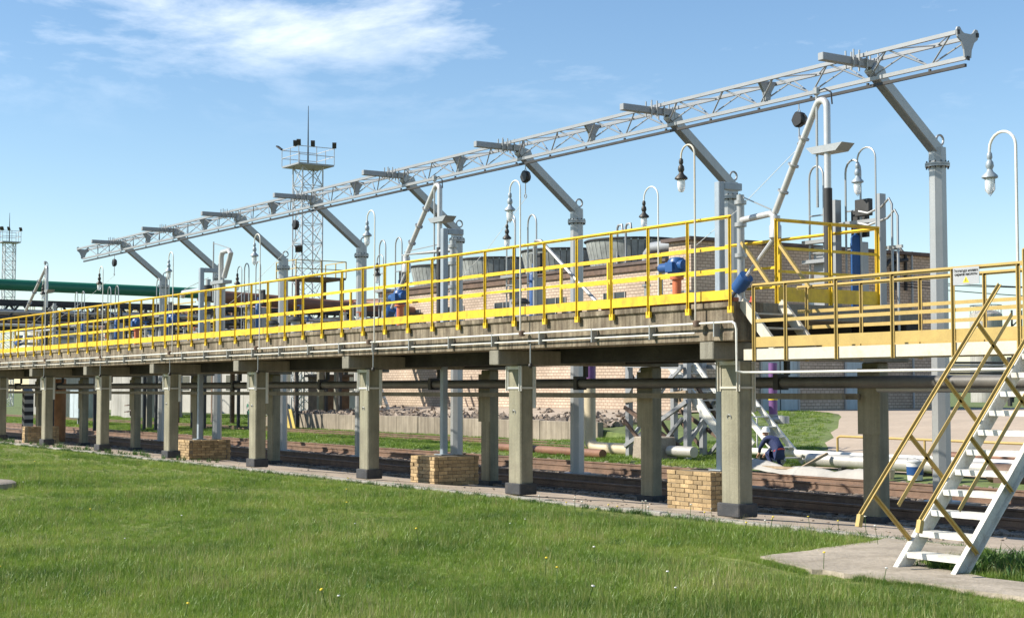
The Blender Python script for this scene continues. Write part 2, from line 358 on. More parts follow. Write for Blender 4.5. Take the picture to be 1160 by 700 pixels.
# ------------------------------------------------------------------ loading platform
pf = thing('loading_platform', 'long weathered concrete loading platform raised on two rows of columns', 'platform', (0, 0, 0))
XR = .40
for k in range(10):
    x1 = XR - 6 * k if k else XR; x0 = XR - 6 * (k + 1) + .02
    # slab edge with a shallow recess under the nosing
    MB().prism([(x0,-.47,2.58),(x0,-.47,2.70),(x0,-.45,2.72),(x0,-.45,3.06),(x0,-.49,3.08),(x0,-.49,3.165),(x0,.15,3.165),(x0,.15,2.58)], (x1 - x0, 0, 0)).build('edge_beam', 'beam_concrete', pf, smooth=False, bevel=.008)
MB().box(-60, XR - .004, .15, 3.6, 2.92, 3.16).build('deck', 'concrete', pf)
for y in (.95, 2.5): MB().box(-60, -.35, y, y + .3, 2.34, 2.92).build('girder', 'shade_concrete', pf)
MB().box(-60, XR - .02, 3.3, 3.6, 2.5, 2.92).build('girder', 'shade_concrete', pf)
for i in range(38):   # brick levelling course near the end
    if i < 13:
        MB().box(XR - .255 * (i + 1) + .012, XR - .255 * i, -.455, -.34, 3.1655, 3.225).build('brick', 'red_brick', pf, bevel=.006)
for k in range(10):
    xc = -.22 - 6 * k
    MB().box(xc - .16, xc + .16, -.46, 3.85, 2.3, 2.578).build('cap_beam', 'concrete', pf, bevel=.015)
    for row, (y, zb, ym) in enumerate(((0, 0, .29), (3.3, -.37, 3.56))):
        if row == 1 and k > 8: continue
        xo = -.22 if row else 0
        hw = .19 if row else .205
        c = MB().box(xc - hw + xo, xc + hw + xo, y, ym, zb, 2.299).build('column', 'column_concrete', pf, bevel=.022)
        MB().box(xc - .255 + xo, xc + .255 + xo, y - .05, ym + .05, zb - .1, zb + .11).build('pedestal', 'bitumen', c, bevel=.015)
        if row == 1: MB().box(xc - .29 + xo, xc + .29 + xo, y - .08, ym + .08, zb - .3, zb - .02).build('footing', 'red_brick', c, bevel=.012)
        if row == 0:
            bm = 'worn_white' if k < 1 else 'white_paint'
            for px, py, L in ((xc - .22, -.012, .46), (xc + .22, -.012, .46), (xc + .22, .302, .78)):
                MB().angle((px, py, 2.28 - L), (px, py, 2.28), .075, .012, up=(1, 0, 0)).build('corner_angle', bm, c)
            MB().box(xc - .25, xc + .25, -.022, -.012, 1.86, 1.895).box(xc + .227, xc + .237, -.02, .31, 1.86, 1.895).box(xc - .25, xc + .25, -.024, -.012, 2.225, 2.285).build('strap', bm, c)
            if k < 5: MB().tube(arc((xc, -.005, 1.42), .045, 0, 2*PI, 12, (1,0,0), (0,-.35,1)), .008, 6).build('lifting_ring', 'galvanised', c)
        else:
            MB().box(xc + xo - .25, xc + xo + .25, y - .03, y - .012, 1.1, 2.2).build('steel_jacket', 'column_concrete', c)

# front guard railing
def railing(name, label, p0, p1, posts, ztop, mids, toe, zpost, m, flat=True, pw=.06, outset=(0, 0), post_ext=None, loc=None):
    r = thing(name, label, 'railing', loc or p0)
    p0 = Vector(p0); p1 = Vector(p1); d = (p1 - p0).normalized()
    def at(z, o=0): return (p0 + Vector((0,0,z - p0.z)) + Vector((outset[0], outset[1], 0)) * o), (p1 + Vector((0,0,z - p1.z)) + Vector((outset[0], outset[1], 0)) * o)
    a, c = at(ztop); MB().angle(a - d * .03, c + d * .03, .055, .008, up=(0,0,1)).build('top_rail', m, r)
    for z in mids:
        a, c = at(z, -.012); MB().bar(a, c, .008, .045).build('mid_rail', m, r)
    if toe:
        a, c = at((toe[0] + toe[1]) / 2, -.016); MB().bar(a, c, .008, toe[1] - toe[0]).build('toe_board', m, r)
    for t in posts:
        q = p0 + d * t
        MB().angle((q.x, q.y, zpost), (q.x, q.y, ztop), pw, .007, up=(d.x, d.y, 0)).build('post', m, r)
    return r
L0 = 60.0
fr = railing('guard_railing', 'long bright yellow guard railing along the front edge of the platform', (XR, -.52, 3.2), (XR - L0, -.52, 3.2), [.0 + .975 * k for k in range(58)], 4.43, (3.97, 3.64), (3.19, 3.335), 3.04, 'yellow_paint', loc=(XR, -.52, 3.1))
tabs = None
for k in range(58):
    x = XR - .975 * k
    if tabs is None: tabs = MB().box(x - .05, x + .05, -.535, -.492, 2.99, 3.09).build('foot_clamp', 'yellow_paint', fr)
    else:
        o = tabs.copy(); COL.objects.link(o); o.location.x = tabs.location.x - .975 * k
railing('end_railing', 'short yellow guard railing across the right end of the platform', (.33, .49, 3.2), (.33, 2.72, 3.2), [0, 1.15, 2.22], 4.45, (4.02, 3.66), (3.2, 3.42), 3.0, 'yellow_paint', pw=.075)
br_ = railing('back_railing', 'yellow guard railing along the track side of the platform', (.25, 2.76, 3.2), (-59, 2.76, 3.2), [0], 4.45, (), None, 3.17, 'yellow_paint')
# panels of the back railing, with gaps where the folding bridges stand
x = -.1; i = 0
for a, c in ((-2.0, -8.6), (-11.6, -15.4), (-18.2, -25), (-27.5, -31.8), (-34.2, -41.0), (-43.5, -50), (-52, -58)):
    MB().bar((a, 2.76, 3.98), (c, 2.76, 3.98), .03, .045).build('mid_rail', 'yellow_paint', br_)
    MB().bar((a, 2.76, 3.64), (c, 2.76, 3.64), .03, .045).build('mid_rail', 'yellow_paint', br_)
    MB().bar((a, 2.76, 3.26), (c, 2.76, 3.26), .02, .04).build('toe_board', 'yellow_paint', br_)
    n = max(2, int((a - c) / 1.45))
    for q in range(n + 1):
        xx = a + (c - a) * q / n
        MB().bar((xx, 2.76, 3.17), (xx, 2.76, 4.44), .05, .05).build('post', 'yellow_paint', br_)

# conduits clipped to the slab edge
cd = thing('cable_conduit', 'two white conduit pipes clipped along the front edge of the platform', 'conduit', (0, -.55, 2.8))
MB().tube([(XR + .02, -.57, 2.85), (-60, -.57, 2.80)], .017).build('pipe', 'white_paint', cd)
MB().tube([(-.4, -.53, 2.71), (-60, -.53, 2.66)], .013).build('pipe', 'white_paint', cd)
MB().tube([(XR + .0, -.57, 2.85), (XR + .1, -.57, 2.85), (XR + .16, -.57, 2.82), (XR + .19, -.57, 2.74), (XR + .19, -.57, 2.12), (XR + .25, -.5, 2.1), (.9, -.36, 2.1), (7.4, -.36, 2.1)], .018).build('pipe', 'white_paint', cd)
for k in range(38):
    x = .1 - 1.55 * k
    MB().box(x - .011, x + .011, -.588, -.468, 2.64, 2.87).build('clip', 'galvanised', cd)
for k in range(10):
    x = -5.1 - 5.8 * (k - 1) if k else -.3
    MB().lathe([(.03,-.05),(.06,-.04),(.06,.04),(.03,.05)], (x, -.58, 2.85 - .001 * k), 10).build('junction_box', 'brown_steel', cd)

# drop lamps under the slab (small pendant fittings)
for k in range(7):
    x = -4.9 - 5.9 * k
    d = thing('pendant_light', 'small bulkhead light hanging on a rod under the platform edge, %s from the right' % ORD[k], 'light', (x, -.53, 2.66), 'bulkhead lights under the platform edge')
    MB().tube([(x, -.53, 2.66), (x, -.53, 2.29)], .012, 6).build('rod', 'galvanised', d)
    MB().lathe([(.015,.045),(.035,.025),(.042,0),(.036,-.03),(.02,-.045)][::-1], (x, -.53, 2.27), 10).build('fitting', 'dark_lamp', d)

# ------------------------------------------------------------------ gooseneck lamps
def lamp(label, base, ztop, r, m_pole, dark=True, reach=(-1, 0), zlamp=None, pr_=.0145):
    bx, by, bz = base; t = thing('gooseneck_lamp', label, 'lamp', base, 'gooseneck lamps along the platform')
    ax = Vector((reach[0], reach[1], 0)).normalized(); c = Vector((bx, by, ztop - r)) + ax * r
    pts = [Vector(base), Vector((bx, by, ztop - r))] + arc(c, r, 0, PI, 10, -ax, (0,0,1))[1:] + [c + ax * r - Vector((0,0,.05))]
    MB().tube(pts, pr_, 8).build('pole', m_pole, t)
    h = c + ax * r - Vector((0,0,.05)); hm = 'dark_lamp' if dark else 'blue_grey_steel'
    MB().lathe([(.016,.02),(.032,0),(.036,-.05),(.024,-.08),(.045,-.11),(.052,-.16),(.034,-.2),(.045,-.23),(.098,-.28),(.102,-.305),(.07,-.32)][::-1], h, 16).build('lamp_body', hm, t)
    g = MB().lathe([(.058,-.315),(.062,-.36),(.061,-.42),(.052,-.475),(.03,-.505),(.005,-.51)][::-1], h, 14).build('glass_globe', 'lamp_glass', t)
    if not dark:
        MB().tube([h + Vector((.074,0,-.3)), h + Vector((.074,0,-.46)), h + Vector((0,0,-.535)), h + Vector((-.074,0,-.46)), h + Vector((-.074,0,-.3))], .006, 6).build('wire_guard', hm, t)
    return t
FL = [(-.3, True), (-5.12, False), (-10.63, False), (-16.47, False), (-22.25, False), (-28.15, True), (-34.1, True), (-40.1, True)]
for k, (x, dk) in enumerate(FL):
    lamp('gooseneck lamp on a thin pole on the platform\'s front edge, %s from the right' % ORD[k], (x, -.6, 2.84), 5.62, .17 if k else .16, 'white_paint' if k else 'worn_white', dk)
lamp('dark gooseneck lamp between the two fan cowls and the square grey frame', (-5.3, 2.72, 3.16), 5.78, .22, 'white_paint', True)
lamp('pale gooseneck lamp above the right end railing of the platform', (.2, 2.82, 3.16), 5.82, .2, 'galvanised', False)
lamp('gooseneck lamp with wire guard rising from the gangway at the far right', (5.4, -.28, 2.3), 5.05, .2, 'white_paint', False, pr_=.018)
lamp('dark lamp beside the grey folding bridge left of the fan cowls', (-10.5, 2.86, 3.16), 5.74, .17, 'galvanised', True)
lamp('dark lamp beside the folding bridge left of the second loading arm', (-16.6, 2.86, 3.16), 5.3, .17, 'galvanised', True)
lamp('dark lamp beside the folding bridge right of the third loading arm', (-25.6, 2.86, 3.16), 5.6, .17, 'galvanised', True)

# ------------------------------------------------------------------ davit posts and overhead truss
PX = [-2.3 - 5.94 * k for k in range(8)]
def davit(x):
    y = 7.2; t = thing('davit_post', '', 'davit post', (x, y, -.42), 'davit posts carrying the overhead truss')
    MB().lathe([(.185,-.42),(.168,6.14)], (x, y, 0), 8, PI/8).build('shaft', 'galvanised', t, smooth=False)
    MB().box(x-.5, x+.5, y-.5, y+.5, -.46, -.3).build('base_slab', 'pad_concrete', t, bevel=.01)
    MB().lathe([(.36,-.3),(.36,-.27)], (x, y, 0), 8, PI/8).build('base_plate', 'galvanised', t)
    MB().lathe([(.235,6.13),(.235,6.165)], (x, y, 0), 16).lathe([(.235,6.172),(.235,6.205)], (x, y, 0), 16).build('flange', 'galvanised', t)
    fb = MB()
    for k in range(12): fb.lathe([(.014,6.09),(.014,6.24)], (x +   .208*math.cos(k*PI/6), y + .208*math.sin(k*PI/6), 0), 6)
    fb.build('flange_bolts', 'dark_steel', t)
    MB().lathe([(.175,6.205),(.17,6.5)], (x, y, 0), 8, PI/8).build('head', 'galvanised', t, smooth=False)
    a = Vector((x, 7.22, 6.42)); e = Vector((x, 5.38, 7.87)); d = (e - a).normalized()
    MB().bar(a, e, .21, .22, up=(0,0,1)).build('arm', 'galvanised', t, bevel=.02)
    MB().tube(arc((x + .0, 7.28, 6.66), .1, 0, 2*PI, 14, (0,1,0), (0,0,1)), .022, 6).build('lifting_eye', 'galvanised', t)
    MB().prism([(x-.02,5.25,8.02),(x-.02,5.75,7.9),(x-.02,5.9,7.55),(x-.02,5.75,7.6)], (.04,0,0)).build('gusset', 'galvanised', t)
    MB().box(x-.07, x+.07, 4.1, 5.55, 7.84, 7.985).build('tail_beam', 'grey_steel', t, bevel=.01)
    for yy in (4.85, 5.0, 5.2, 5.5):
        for q in (-.1, .1): MB().box(x+q-.012, x+q+.012, yy-.012, yy+.012, 7.78, 8.12).build('clamp_bolt', 'galvanised', t)
    return t
dv = davit(PX[0])
dv['label'] = 'tall grey davit post with slanting arm, at the right end of the truss'
for k in range(1, 8):
    copy_tree(dv, (PX[k], 7.2, -.42), 'tall grey davit post with slanting arm, %s from the right end of the truss' % ORD[k])
tx0, tx1 = -48.9, -.02
tr = thing('overhead_truss', 'long grey triangular lattice truss running overhead on the davit arms', 'truss', (0, 5.35, 7.5))
for y in (5.1, 5.6): MB().bar((tx0, y, 8.035), (tx1, y, 8.035), .055, .07).build('top_chord', 'grey_steel', tr)
MB().bar((tx0, 5.35, 7.62), (tx1, 5.35, 7.62), .055, .07).build('bottom_chord', 'grey_steel', tr)
MB().bar((tx0 + .1, 5.35, 7.49), (tx1 - .02, 5.35, 7.49), .055, .055).build('trolley_rail', 'dark_steel', tr)
per = 1.485; n = int((tx1 - tx0) / per)
for k in range(n):
    xa = tx1 - .15 - per * k
    for y in (5.1, 5.6):
        MB().tube([(xa - .62, 5.35, 7.64), (xa, y, 8.0)], .016, 6).build('brace', 'grey_steel', tr)
        MB().tube([(xa - .72, 5.35, 7.64), (xa - per + .1, y, 8.0)], .016, 6).build('brace', 'grey_steel', tr)
    MB().tube([(xa, 5.1, 8.03), (xa - .7, 5.6, 8.03), (xa - per + .1, 5.1, 8.03)], .014, 6).build('cross_lacing', 'grey_steel', tr)
    MB().box(xa - .69, xa - .65, 5.33, 5.37, 7.49, 7.56).build('rail_hanger', 'dark_steel', tr)
def yplate(x, nm, m='grey_steel', end=True):
    P = [(-.34,.12),(-.31,.19),(-.24,.2),(-.17,.1),(-.1,.06),(.1,.06),(.17,.1),(.24,.2),(.31,.19),(.34,.12),(.31,-.05),(.2,-.14),(.12,-.33),(.1,-.52),(-.1,-.52),(-.12,-.33),(-.2,-.14),(-.31,-.05)]
    P = [(a*.84, c*.72 - .04) for a, c in P] if end else [(-.24,.03),(.24,.03),(.09,-.2),(.06,-.36),(-.06,-.36),(-.09,-.2)]
    return MB().prism([(x, 5.35 + a, 8.03 + c) for a, c in P], (.03, 0, 0)).build(nm, m, tr, smooth=False)
for x in [tx1 + .005, tx0 - .035] + [-5.9 - 5.94 * k + .8 for k in range(7)]:
    e_ = not (tx0 < x < tx1 - 1); yplate(x, 'joint_plate', end=e_)
    if not e_: yplate(x + .05, 'joint_plate', end=False)
for yy, zz_ in ((5.1, 8.035), (5.6, 8.035), (5.35, 7.6)):
    MB().box(tx1 + .036, tx1 + .05, yy - .028, yy + .028, zz_ - .038, zz_ + .038).build('chord_end_shade', 'dark_steel', tr)  # solid dark plates painting the shade inside the hollow chord ends
# fall arresters
for k, (x, dx, dzz) in enumerate(((-4.15, -1.0, -2.4), (-13.8, .0, -2.6), (-27.1, -1.3, -2.6), (-44.7, -1.5, -2.2))):
    t = thing('fall_arrester', ['black fall arrester hanging from the truss near its right end', 'black fall arrester above the slanting arm in mid picture', 'black fall arrester in front of the lattice mast', 'black fall arrester hanging near the left end of the truss'][k], 'fall arrester', (x, 5.35, 7.46), 'fall arresters on the truss')
    MB().tube([(x, 5.35, 7.46), (x, 5.35, 7.34)], .012, 6).tube(arc((x, 5.35, 7.31), .035, 0, 2*PI, 10, (1,0,0), (0,0,1)), .01, 6).build('shackle', 'galvanised', t)
    MB().prism([(x + r_*math.cos(a), 5.28, 7.15 + r_*math.sin(a)) for a, r_ in [(q*PI/5, .15 + .02*(q%2)) for q in range(10)]], (0,.14,0)).build('housing', 'black_rubber', t, bevel=.025)
    MB().tube(arc((x + .12, 5.35, 7.12), .1, -1.2, 1.4, 8, (1,0,0), (0,0,1)), .015, 6).build('handle', 'black_rubber', t)
    MB().tube([(x, 5.35, 7.0), (x, 5.35, 6.72)], .014, 6).tube(arc((x, 5.35, 6.66), .05, 0, 2*PI, 10, (1,0,0), (0,0,1)), .012, 6).build('hook', 'galvanised', t)
    MB().tube([(x, 5.35, 6.6), (x + dx * .5, 4.2, 6.6 + dzz * .52), (x + dx, 2.9, 6.6 + dzz)], .006, 5).build('tag_line', 'white_paint', t)

# ------------------------------------------------------------------ gangway and stairs
gw = thing('access_gangway', 'lower gangway with faded yellow railings leading from the platform to the stairs', 'gangway', (.45, 0, 2.3))
MB().box(.48, 7.6, -.33, -.27, 2.285, 2.445).build('edge_channel', 'worn_white', gw)
MB().box(.48, 7.6, .49, .55, 2.285, 2.445).build('edge_channel', 'worn_white', gw)
for k in range(24):
    MB().box(.5 + .295 * k, .5 + .295 * k + .285, -.268, .488, 2.40, 2.43).build('deck_plate', 'brown_steel', gw)
MB().box(6.62, 7.45, -1.72, -.335, 2.29, 2.43).build('landing', 'worn_white', gw)
for (px, py) in ((7.4, .45), (6.7, .45)): MB().bar((px, py, -.3), (px, py, 2.28), .14).build('support_post', 'grey_steel', gw)
for s, y in ((-1, -.345), (1, .56)):
    xs_ = [.72, 1.39, 2.39, 3.42, 4.44, 5.45] if s < 0 else [.9, 2.0, 3.1, 4.2, 5.3, 6.4, 7.5]
    for x in xs_:
        MB().angle((x, y, 2.27), (x, y, 3.38), .065, .008, up=(1,0,0)).build('post', 'faded_yellow', gw)
    xe = 5.5 if s < 0 else 7.55
    MB().angle((.7, y, 3.385), (xe, y, 3.385), .055, .008).build('top_rail', 'faded_yellow', gw)
    for z in ((3.02, 2.78) if s > 0 else (2.86,)): MB().bar((.7, y + .01, z), (xe, y + .01, z), .008, .05).build('mid_rail', 'faded_yellow', gw)
    MB().bar((.7, y - .012 * s, 2.545), (xe, y - .012 * s, 2.545), .008, .15).build('toe_board', 'faded_yellow', gw)
MB().bar((5.5, -.345, 3.385), (6.62, -.345, 3.385), .055).build('top_rail', 'faded_yellow', gw)
MB().angle((6.62, -1.72, 2.27), (6.62, -1.72, 3.4), .065, .008).build('post', 'faded_yellow', gw)
MB().bar((6.62, -1.72, 3.39), (6.62, -.345, 3.39), .05).build('top_rail', 'faded_yellow', gw)
# short steps from platform to gangway
st = thing('short_steps', 'short pale steps between the platform end and the gangway', 'steps', (.45, .1, 2.45))
for y in (-.3, .48):
    MB().bar((.42, y, 3.16), (1.12, y, 2.46), .05, .16, up=(0,0,1)).build('stringer', 'worn_white', st)
    MB().bar((.42, y, 4.05), (1.05, y, 3.36), .045, .045).build('handrail', 'faded_yellow', st)
for k in range(3): MB().box(.48 + .22 * k, .72 + .22 * k, -.27, .45, 2.96 - .22 * k, 2.985 - .22 * k).build('tread', 'worn_white', st)
# staircase down to the lawn
sw = thing('staircase', 'steep white steel staircase with faded yellow handrails standing on the lawn', 'staircase', (7.0, -4.0, 0))
s0 = Vector((0, -3.93, -.02)); s1 = Vector((0, -1.70, 2.43)); sdv = (s1 - s0).normalized(); nrm = Vector((0, -sdv.z, sdv.y))
for x in (6.68, 7.36):
    a = s0 + Vector((x,0,0)) ; c = s1 + Vector((x,0,0))
    sgn = 1 if x > 7 else -1
    P = [a + nrm * .0, a + Vector((0,.21,0)), c + Vector((0,.21,0)) , c]
    MB().prism([p + Vector((-.004,0,0)) for p in P], (.008,0,0)).bar(a + Vector((sgn*.03,0,0)), c + Vector((sgn*.03,0,0)), .06, .01, up=nrm).bar(a + Vector((sgn*.03,.205,0)), c + Vector((sgn*.03,.205,0)), .06, .01, up=nrm).build('stringer', 'stair_white', sw)
for k in range(11):
    f = (k + 1) / 12; p = s0.lerp(s1, f)
    MB().box(6.687, 7.353, p.y + .0, p.y + .2, p.z - .0, p.z + .012).box(6.687, 7.353, p.y, p.y + .008, p.z - .045, p.z - .0005).box(6.69, 6.75, p.y + .02, p.y + .16, p.z - .05, p.z - .001).build('tread', 'stair_white', sw)
for x in (6.63, 7.41):
    off = nrm * .72
    a = s0 + off + Vector((x,0,0)) + sdv * .18; c = s1 + off + Vector((x,0,0)) + sdv * .1
    MB().angle(a, c, .06, .008, up=nrm).bar(a, a + Vector((0,-.03,-.12)), .05, .05).build('handrail', 'faded_yellow', sw)
    m0 = s0 + nrm * .36 + Vector((x,0,0)) + sdv * .6; m1 = s1 + nrm * .36 + Vector((x,0,0))
    MB().bar(m0, m1, .008, .045, up=nrm).build('mid_rail', 'faded_yellow', sw)
    for q in (.45, 1.25, 2.05, 2.85):
        g = s0 + sdv * q + Vector((x,0,0)); MB().angle(g - nrm * .12, g + off, .055, .008, up=sdv).build('baluster', 'faded_yellow', sw)

# sign on the gangway railing
sg = thing('warning_sign', 'grey sign with two lines of black lettering and a yellow triangle', 'sign', (4.7, -.4, 3.18))
MB().box(4.49, 4.90, -.392, -.386, 3.17, 3.39).build('panel', 'sign_grey', sg)
def text_mesh(s, size, loc, m, parent, bold=.0):
    cu = bpy.data.curves.new('text', 'FONT'); cu.body = s; cu.size = size; cu.align_x = 'CENTER'; cu.align_y = 'CENTER'; cu.extrude = .001; cu.offset = bold
    o = bpy.data.objects.new('text', cu); COL.objects.link(o); dg = bpy.context.evaluated_depsgraph_get()
    me = bpy.data.meshes.new_from_object(o.evaluated_get(dg)); bpy.data.objects.remove(o); me.materials.clear(); me.materials.append(MATS[m])
    q = bpy.data.objects.new('lettering', me); COL.objects.link(q); q.parent = parent
    q.location = Vector(loc) - parent.location; q.rotation_euler = (PI/2, 0, 0); return q
text_mesh('Эстакада налива', .046, (4.695, -.394, 3.345), 'sign_black', sg, .0012)
text_mesh('серной кислоты', .046, (4.695, -.394, 3.30), 'sign_black', sg, .0012)
MB().prism([(4.645,-.394,3.195),(4.745,-.394,3.195),(4.695,-.394,3.275)], (0,.002,0)).build('triangle', 'sign_yellow', sg, smooth=False)
MB().prism([(4.688,-.3955,3.205),(4.702,-.3955,3.205),(4.702,-.3955,3.245),(4.688,-.3955,3.245)], (0,.001,0)).build('symbol', 'sign_black', sg, smooth=False)

# ------------------------------------------------------------------ brick plinths with square frames
def plinth(x0, x1, y0, y1, z0, z1, label):
    t = thing('brick_plinth', label, 'plinth', ((x0+x1)/2, (y0+y1)/2, z0), 'brick plinths under the platform')
    MB().box(x0 + .02, x1 - .02, y0 + .02, y1 - .02, z0, z1 - .012).build('core', 'mortar', t)
    h = .075; nc = max(1, round((z1 - z0) / h)); h = (z1 - z0) / nc
    protos = {}
    def brick(cx, cy, cz, lx, ly):
        key = (round(lx, 3), round(ly, 3))
        if key not in protos:
            o = MB().box(cx - lx/2, cx + lx/2, cy - ly/2, cy + ly/2, cz - h/2 + .004, cz + h/2 - .004)
            o = o.build('brick', 'plinth_brick', t, bevel=.005); protos[key] = (o, Vector((cx, cy, cz)))
        else:
            p, c0 = protos[key]; o = p.copy(); COL.objects.link(o); o.location = p.location + Vector((cx, cy, cz)) - c0
        o.location += Vector((random.uniform(-.009,.009), random.uniform(-.009,.009), random.uniform(-.002,.002)))
    nx = max(1, round((x1 - x0) / .25)); ny = max(1, round((y1 - y0) / .25))
    for c in range(nc):
        z = z0 + h * (c + .5); bx_ = (x1 - x0) / nx; by_ = (y1 - y0) / ny
        off = .5 if c % 2 else 0
        for side, yy in ((0, y0 + .055), (1, y1 - .055)):
            xs_ = [x0 + bx_ * (i - off) for i in range(nx + 2)]
            for i in range(nx + 1):
                a, e = max(x0, xs_[i]), min(x1, xs_[i] + bx_)
                if e - a > .05: brick((a + e) / 2, yy, z, e - a - .01, .11)
        for xx in (x0 + .055, x1 - .055):
            ys_ = [y0 + .112 + by_ * (i - (.5 - off)) for i in range(ny + 2)]
            for i in range(ny + 1):
                a, e = max(y0 + .112, ys_[i]), min(y1 - .112, ys_[i] + by_)
                if e - a > .05: brick(xx, (a + e) / 2, z, .11, e - a - .01)
    return t
PL = [(-3.52, -2.34, 1.45, 2.35, -.25, .44), (-12.25, -11.2, 1.2, 2.35, -.25, .38), (-26.0, -25.0, 1.0, 2.3, -.25, .36), (-42.4, -41.6, 1.0, 2.2, -.25, .42)]
PLn = ['pale brick plinth nearest the right-hand front column', 'pale brick plinth in mid platform, second from the right', 'pale brick plinth third from the right', 'small sunlit brick plinth at the far left end']
for p, lb in zip(PL, PLn): plinth(*p, lb)
def frame(x, y, z0, label, xo=0):
    t = thing('square_frame', label, 'steel frame', (x, y, z0), 'square steel frames on the brick plinths')
    MB().bar((x, y, z0), (x, y, 5.5), .135, .135).build('leg', 'blue_grey_steel', t, bevel=.012)
    MB().box(x - .067, x + .067, y + .068, y + .48, 5.37, 5.5).build('top_beam', 'blue_grey_steel', t, bevel=.01)
    MB().box(x - .16, x + .16, y - .16, y + .16, z0, z0 + .02).build('base_plate', 'blue_grey_steel', t)
    return t
frame(-2.72, 2.02, .44, 'square grey steel frame standing on the nearest brick plinth')
frame(-12.25 + .2, 1.95, .38, 'square grey steel frame in front of the second loading arm')
frame(-25.7, 1.6, .36, 'square grey steel frame beside the third loading arm')

# ------------------------------------------------------------------ loading arms
def loading_arm(label, xr, y, ztop, dx, z_low, xs, zs, folded=False, bucket=True):
    """xr riser x, dx how far the slanting pipe leans, (xs, zs) swivel column"""
    t = thing('pipe_loader', label, 'loading arm', (xr, y, 3.16), 'loading arms on the platform'); r = .06
    MB().tube([(xr, y, 3.16), (xr, y, 5.2)], .075, 12).lathe([(.16,3.16),(.16,3.2)], (xr, y, 0), 12).build('lower_riser', 'dark_steel' if not folded else 'galvanised', t)
    top = arc((xr - .13, y, ztop - .15), .13, 0, PI * .85, 8, (1,0,0), (0,0,1))
    low = Vector((xr - dx, y, z_low))
    MB().tube([(xr, y, 5.2), (xr, y, ztop - .15)] + top[1:] + [low], r, 12).build('slanting_pipe', 'arm_steel', t)
    for f in (.3, .55, .8):
        p = Vector(top[-1]).lerp(low, f); d = (low - Vector(top[-1])).normalized()
        MB().tube([p - d * .015, p + d * .015], .1, 12).build('clamp', 'galvanised', t)
    MB().prism([(xr - .42, y - .09, 5.92), (xr + .42, y - .09, 5.92), (xr + .27, y - .09, 5.8), (xr - .27, y - .09, 5.8)], (0, .3, 0)).build('drip_tray', 'galvanised', t, smooth=False)
    MB().tube([(xr - .22, y - .02, 4.9), (xr - .22, y - .02, ztop + .08)], .022, 8).lathe([(.03, ztop + .08), (.06, ztop + .1), (.06, ztop + .2), (.03, ztop + .22)], (xr - .22, y - .02, 0), 8).build('sensor_rod', 'galvanised', t)
    MB().tube([(xr - .22, y, ztop + .15), (xr - .05, y, ztop + .17), (xr + .1, y, ztop + .08), (xr + .12, y, ztop - .12)], .014, 6).build('cable', 'black_rubber', t)
    # swivel column and horizontal boom
    MB().tube([(xs, y, 3.16), (xs, y, 5.32)], .07, 10).build('swivel_column', 'galvanised', t)
    for z in (4.2, 4.75, 5.15): MB().lathe([(.11, z), (.11, z + .07)], (xs, y, 0), 12).build('swivel_joint', 'galvanised', t)
    MB().tube([(xs, y, zs), (low.x - .12, y, zs + .05), (low.x - .02, y, zs), (low.x, y, zs - .12)], r, 10).build('boom', 'arm_steel', t)
    MB().tube([(xs, y, 5.3), (low.x - .1, y, zs + .12)], .012, 6).build('stay', 'galvanised', t)
    MB().lathe([(.09,-.3),(.11,-.28),(.11,-.08),(.09,-.05),(.09,.1)], (low.x, y, zs - .1), 12).build('elbow_joint', 'arm_steel', t)
    # drop pipes to the filling cone
    e = Vector((low.x - .72, y - .02, 3.85)); s_ = Vector((low.x, y, zs - .35))
    MB().tube([s_, e], .035, 8).build('drop_pipe', 'arm_steel', t)
    MB().tube([s_ + Vector((.06,.05,0)), e + Vector((.06,.05,.1))], .022, 8).build('vapour_hose', 'galvanised', t)
    if bucket:
        d = (e - s_).normalized(); MB().tube([e - d * .02, e, e + d * .33, e + d * .35], [.04, .135, .135, .04], 16).build('filling_cone', 'blue_paint', t)
        MB().tube([e + d * .38, e + d * .55], .03, 8).build('nozzle', 'dark_steel', t)
    return t
loading_arm('steel loading arm with a blue filling cone at the right end of the platform', -.66, 2.6, 6.72, 1.27, 4.92, -2.82, 4.86)
loading_arm('steel loading arm with slanting pipe in the middle of the platform', -13.35, 2.6, 6.72, 1.6, 5.12, -12.75, 5.1)
loading_arm('loading arm at the far left end of the platform', -44.9, 2.6, 6.9, 3.0, 5.2, -43.8, 4.25)
# folded compact arm (third)
t = thing('pipe_loader', 'folded loading arm with a pipe loop beside the third davit post from left', 'loading arm', (-26.6, 2.6, 3.16), 'loading arms on the platform')
MB().tube([(-26.6,2.6,3.16),(-26.6,2.6,5.2)], .14, 12).build('lower_riser', 'galvanised', t)
MB().tube([(-26.6,2.6,5.2),(-26.6,2.6,5.95),(-26.5,2.6,6.08),(-26.0,2.6,6.1),(-25.85,2.6,6.0),(-25.95,2.6,5.85),(-26.35,2.6,5.3)], .08, 10).build('pipe_loop', 'arm_steel', t)
MB().box(-27.1,-26.1,2.45,2.75,5.1,5.2).build('drip_tray', 'galvanised', t)
MB().tube([(-27.1,2.55,4.6),(-27.1,2.55,6.45)], .025, 8).tube([(-27.1,2.55,6.4),(-26.8,2.55,6.35),(-25.9,2.6,6.15)], .014, 6).build('sensor_rod', 'galvanised', t)
for z in (4.2, 4.6, 4.95): MB().lathe([(.16,z),(.16,z+.16)], (-27.5,2.55,0), 10).build('swivel_joint', 'dark_steel', t)
MB().tube([(-27.5,2.55,3.16),(-27.5,2.55,5.3)], .08, 10).build('swivel_column', 'galvanised', t)
MB().tube([(-27.5,2.55,5.0),(-29.6,2.55,5.0),(-29.7,2.55,4.85)], .08, 10).build('boom', 'arm_steel', t)
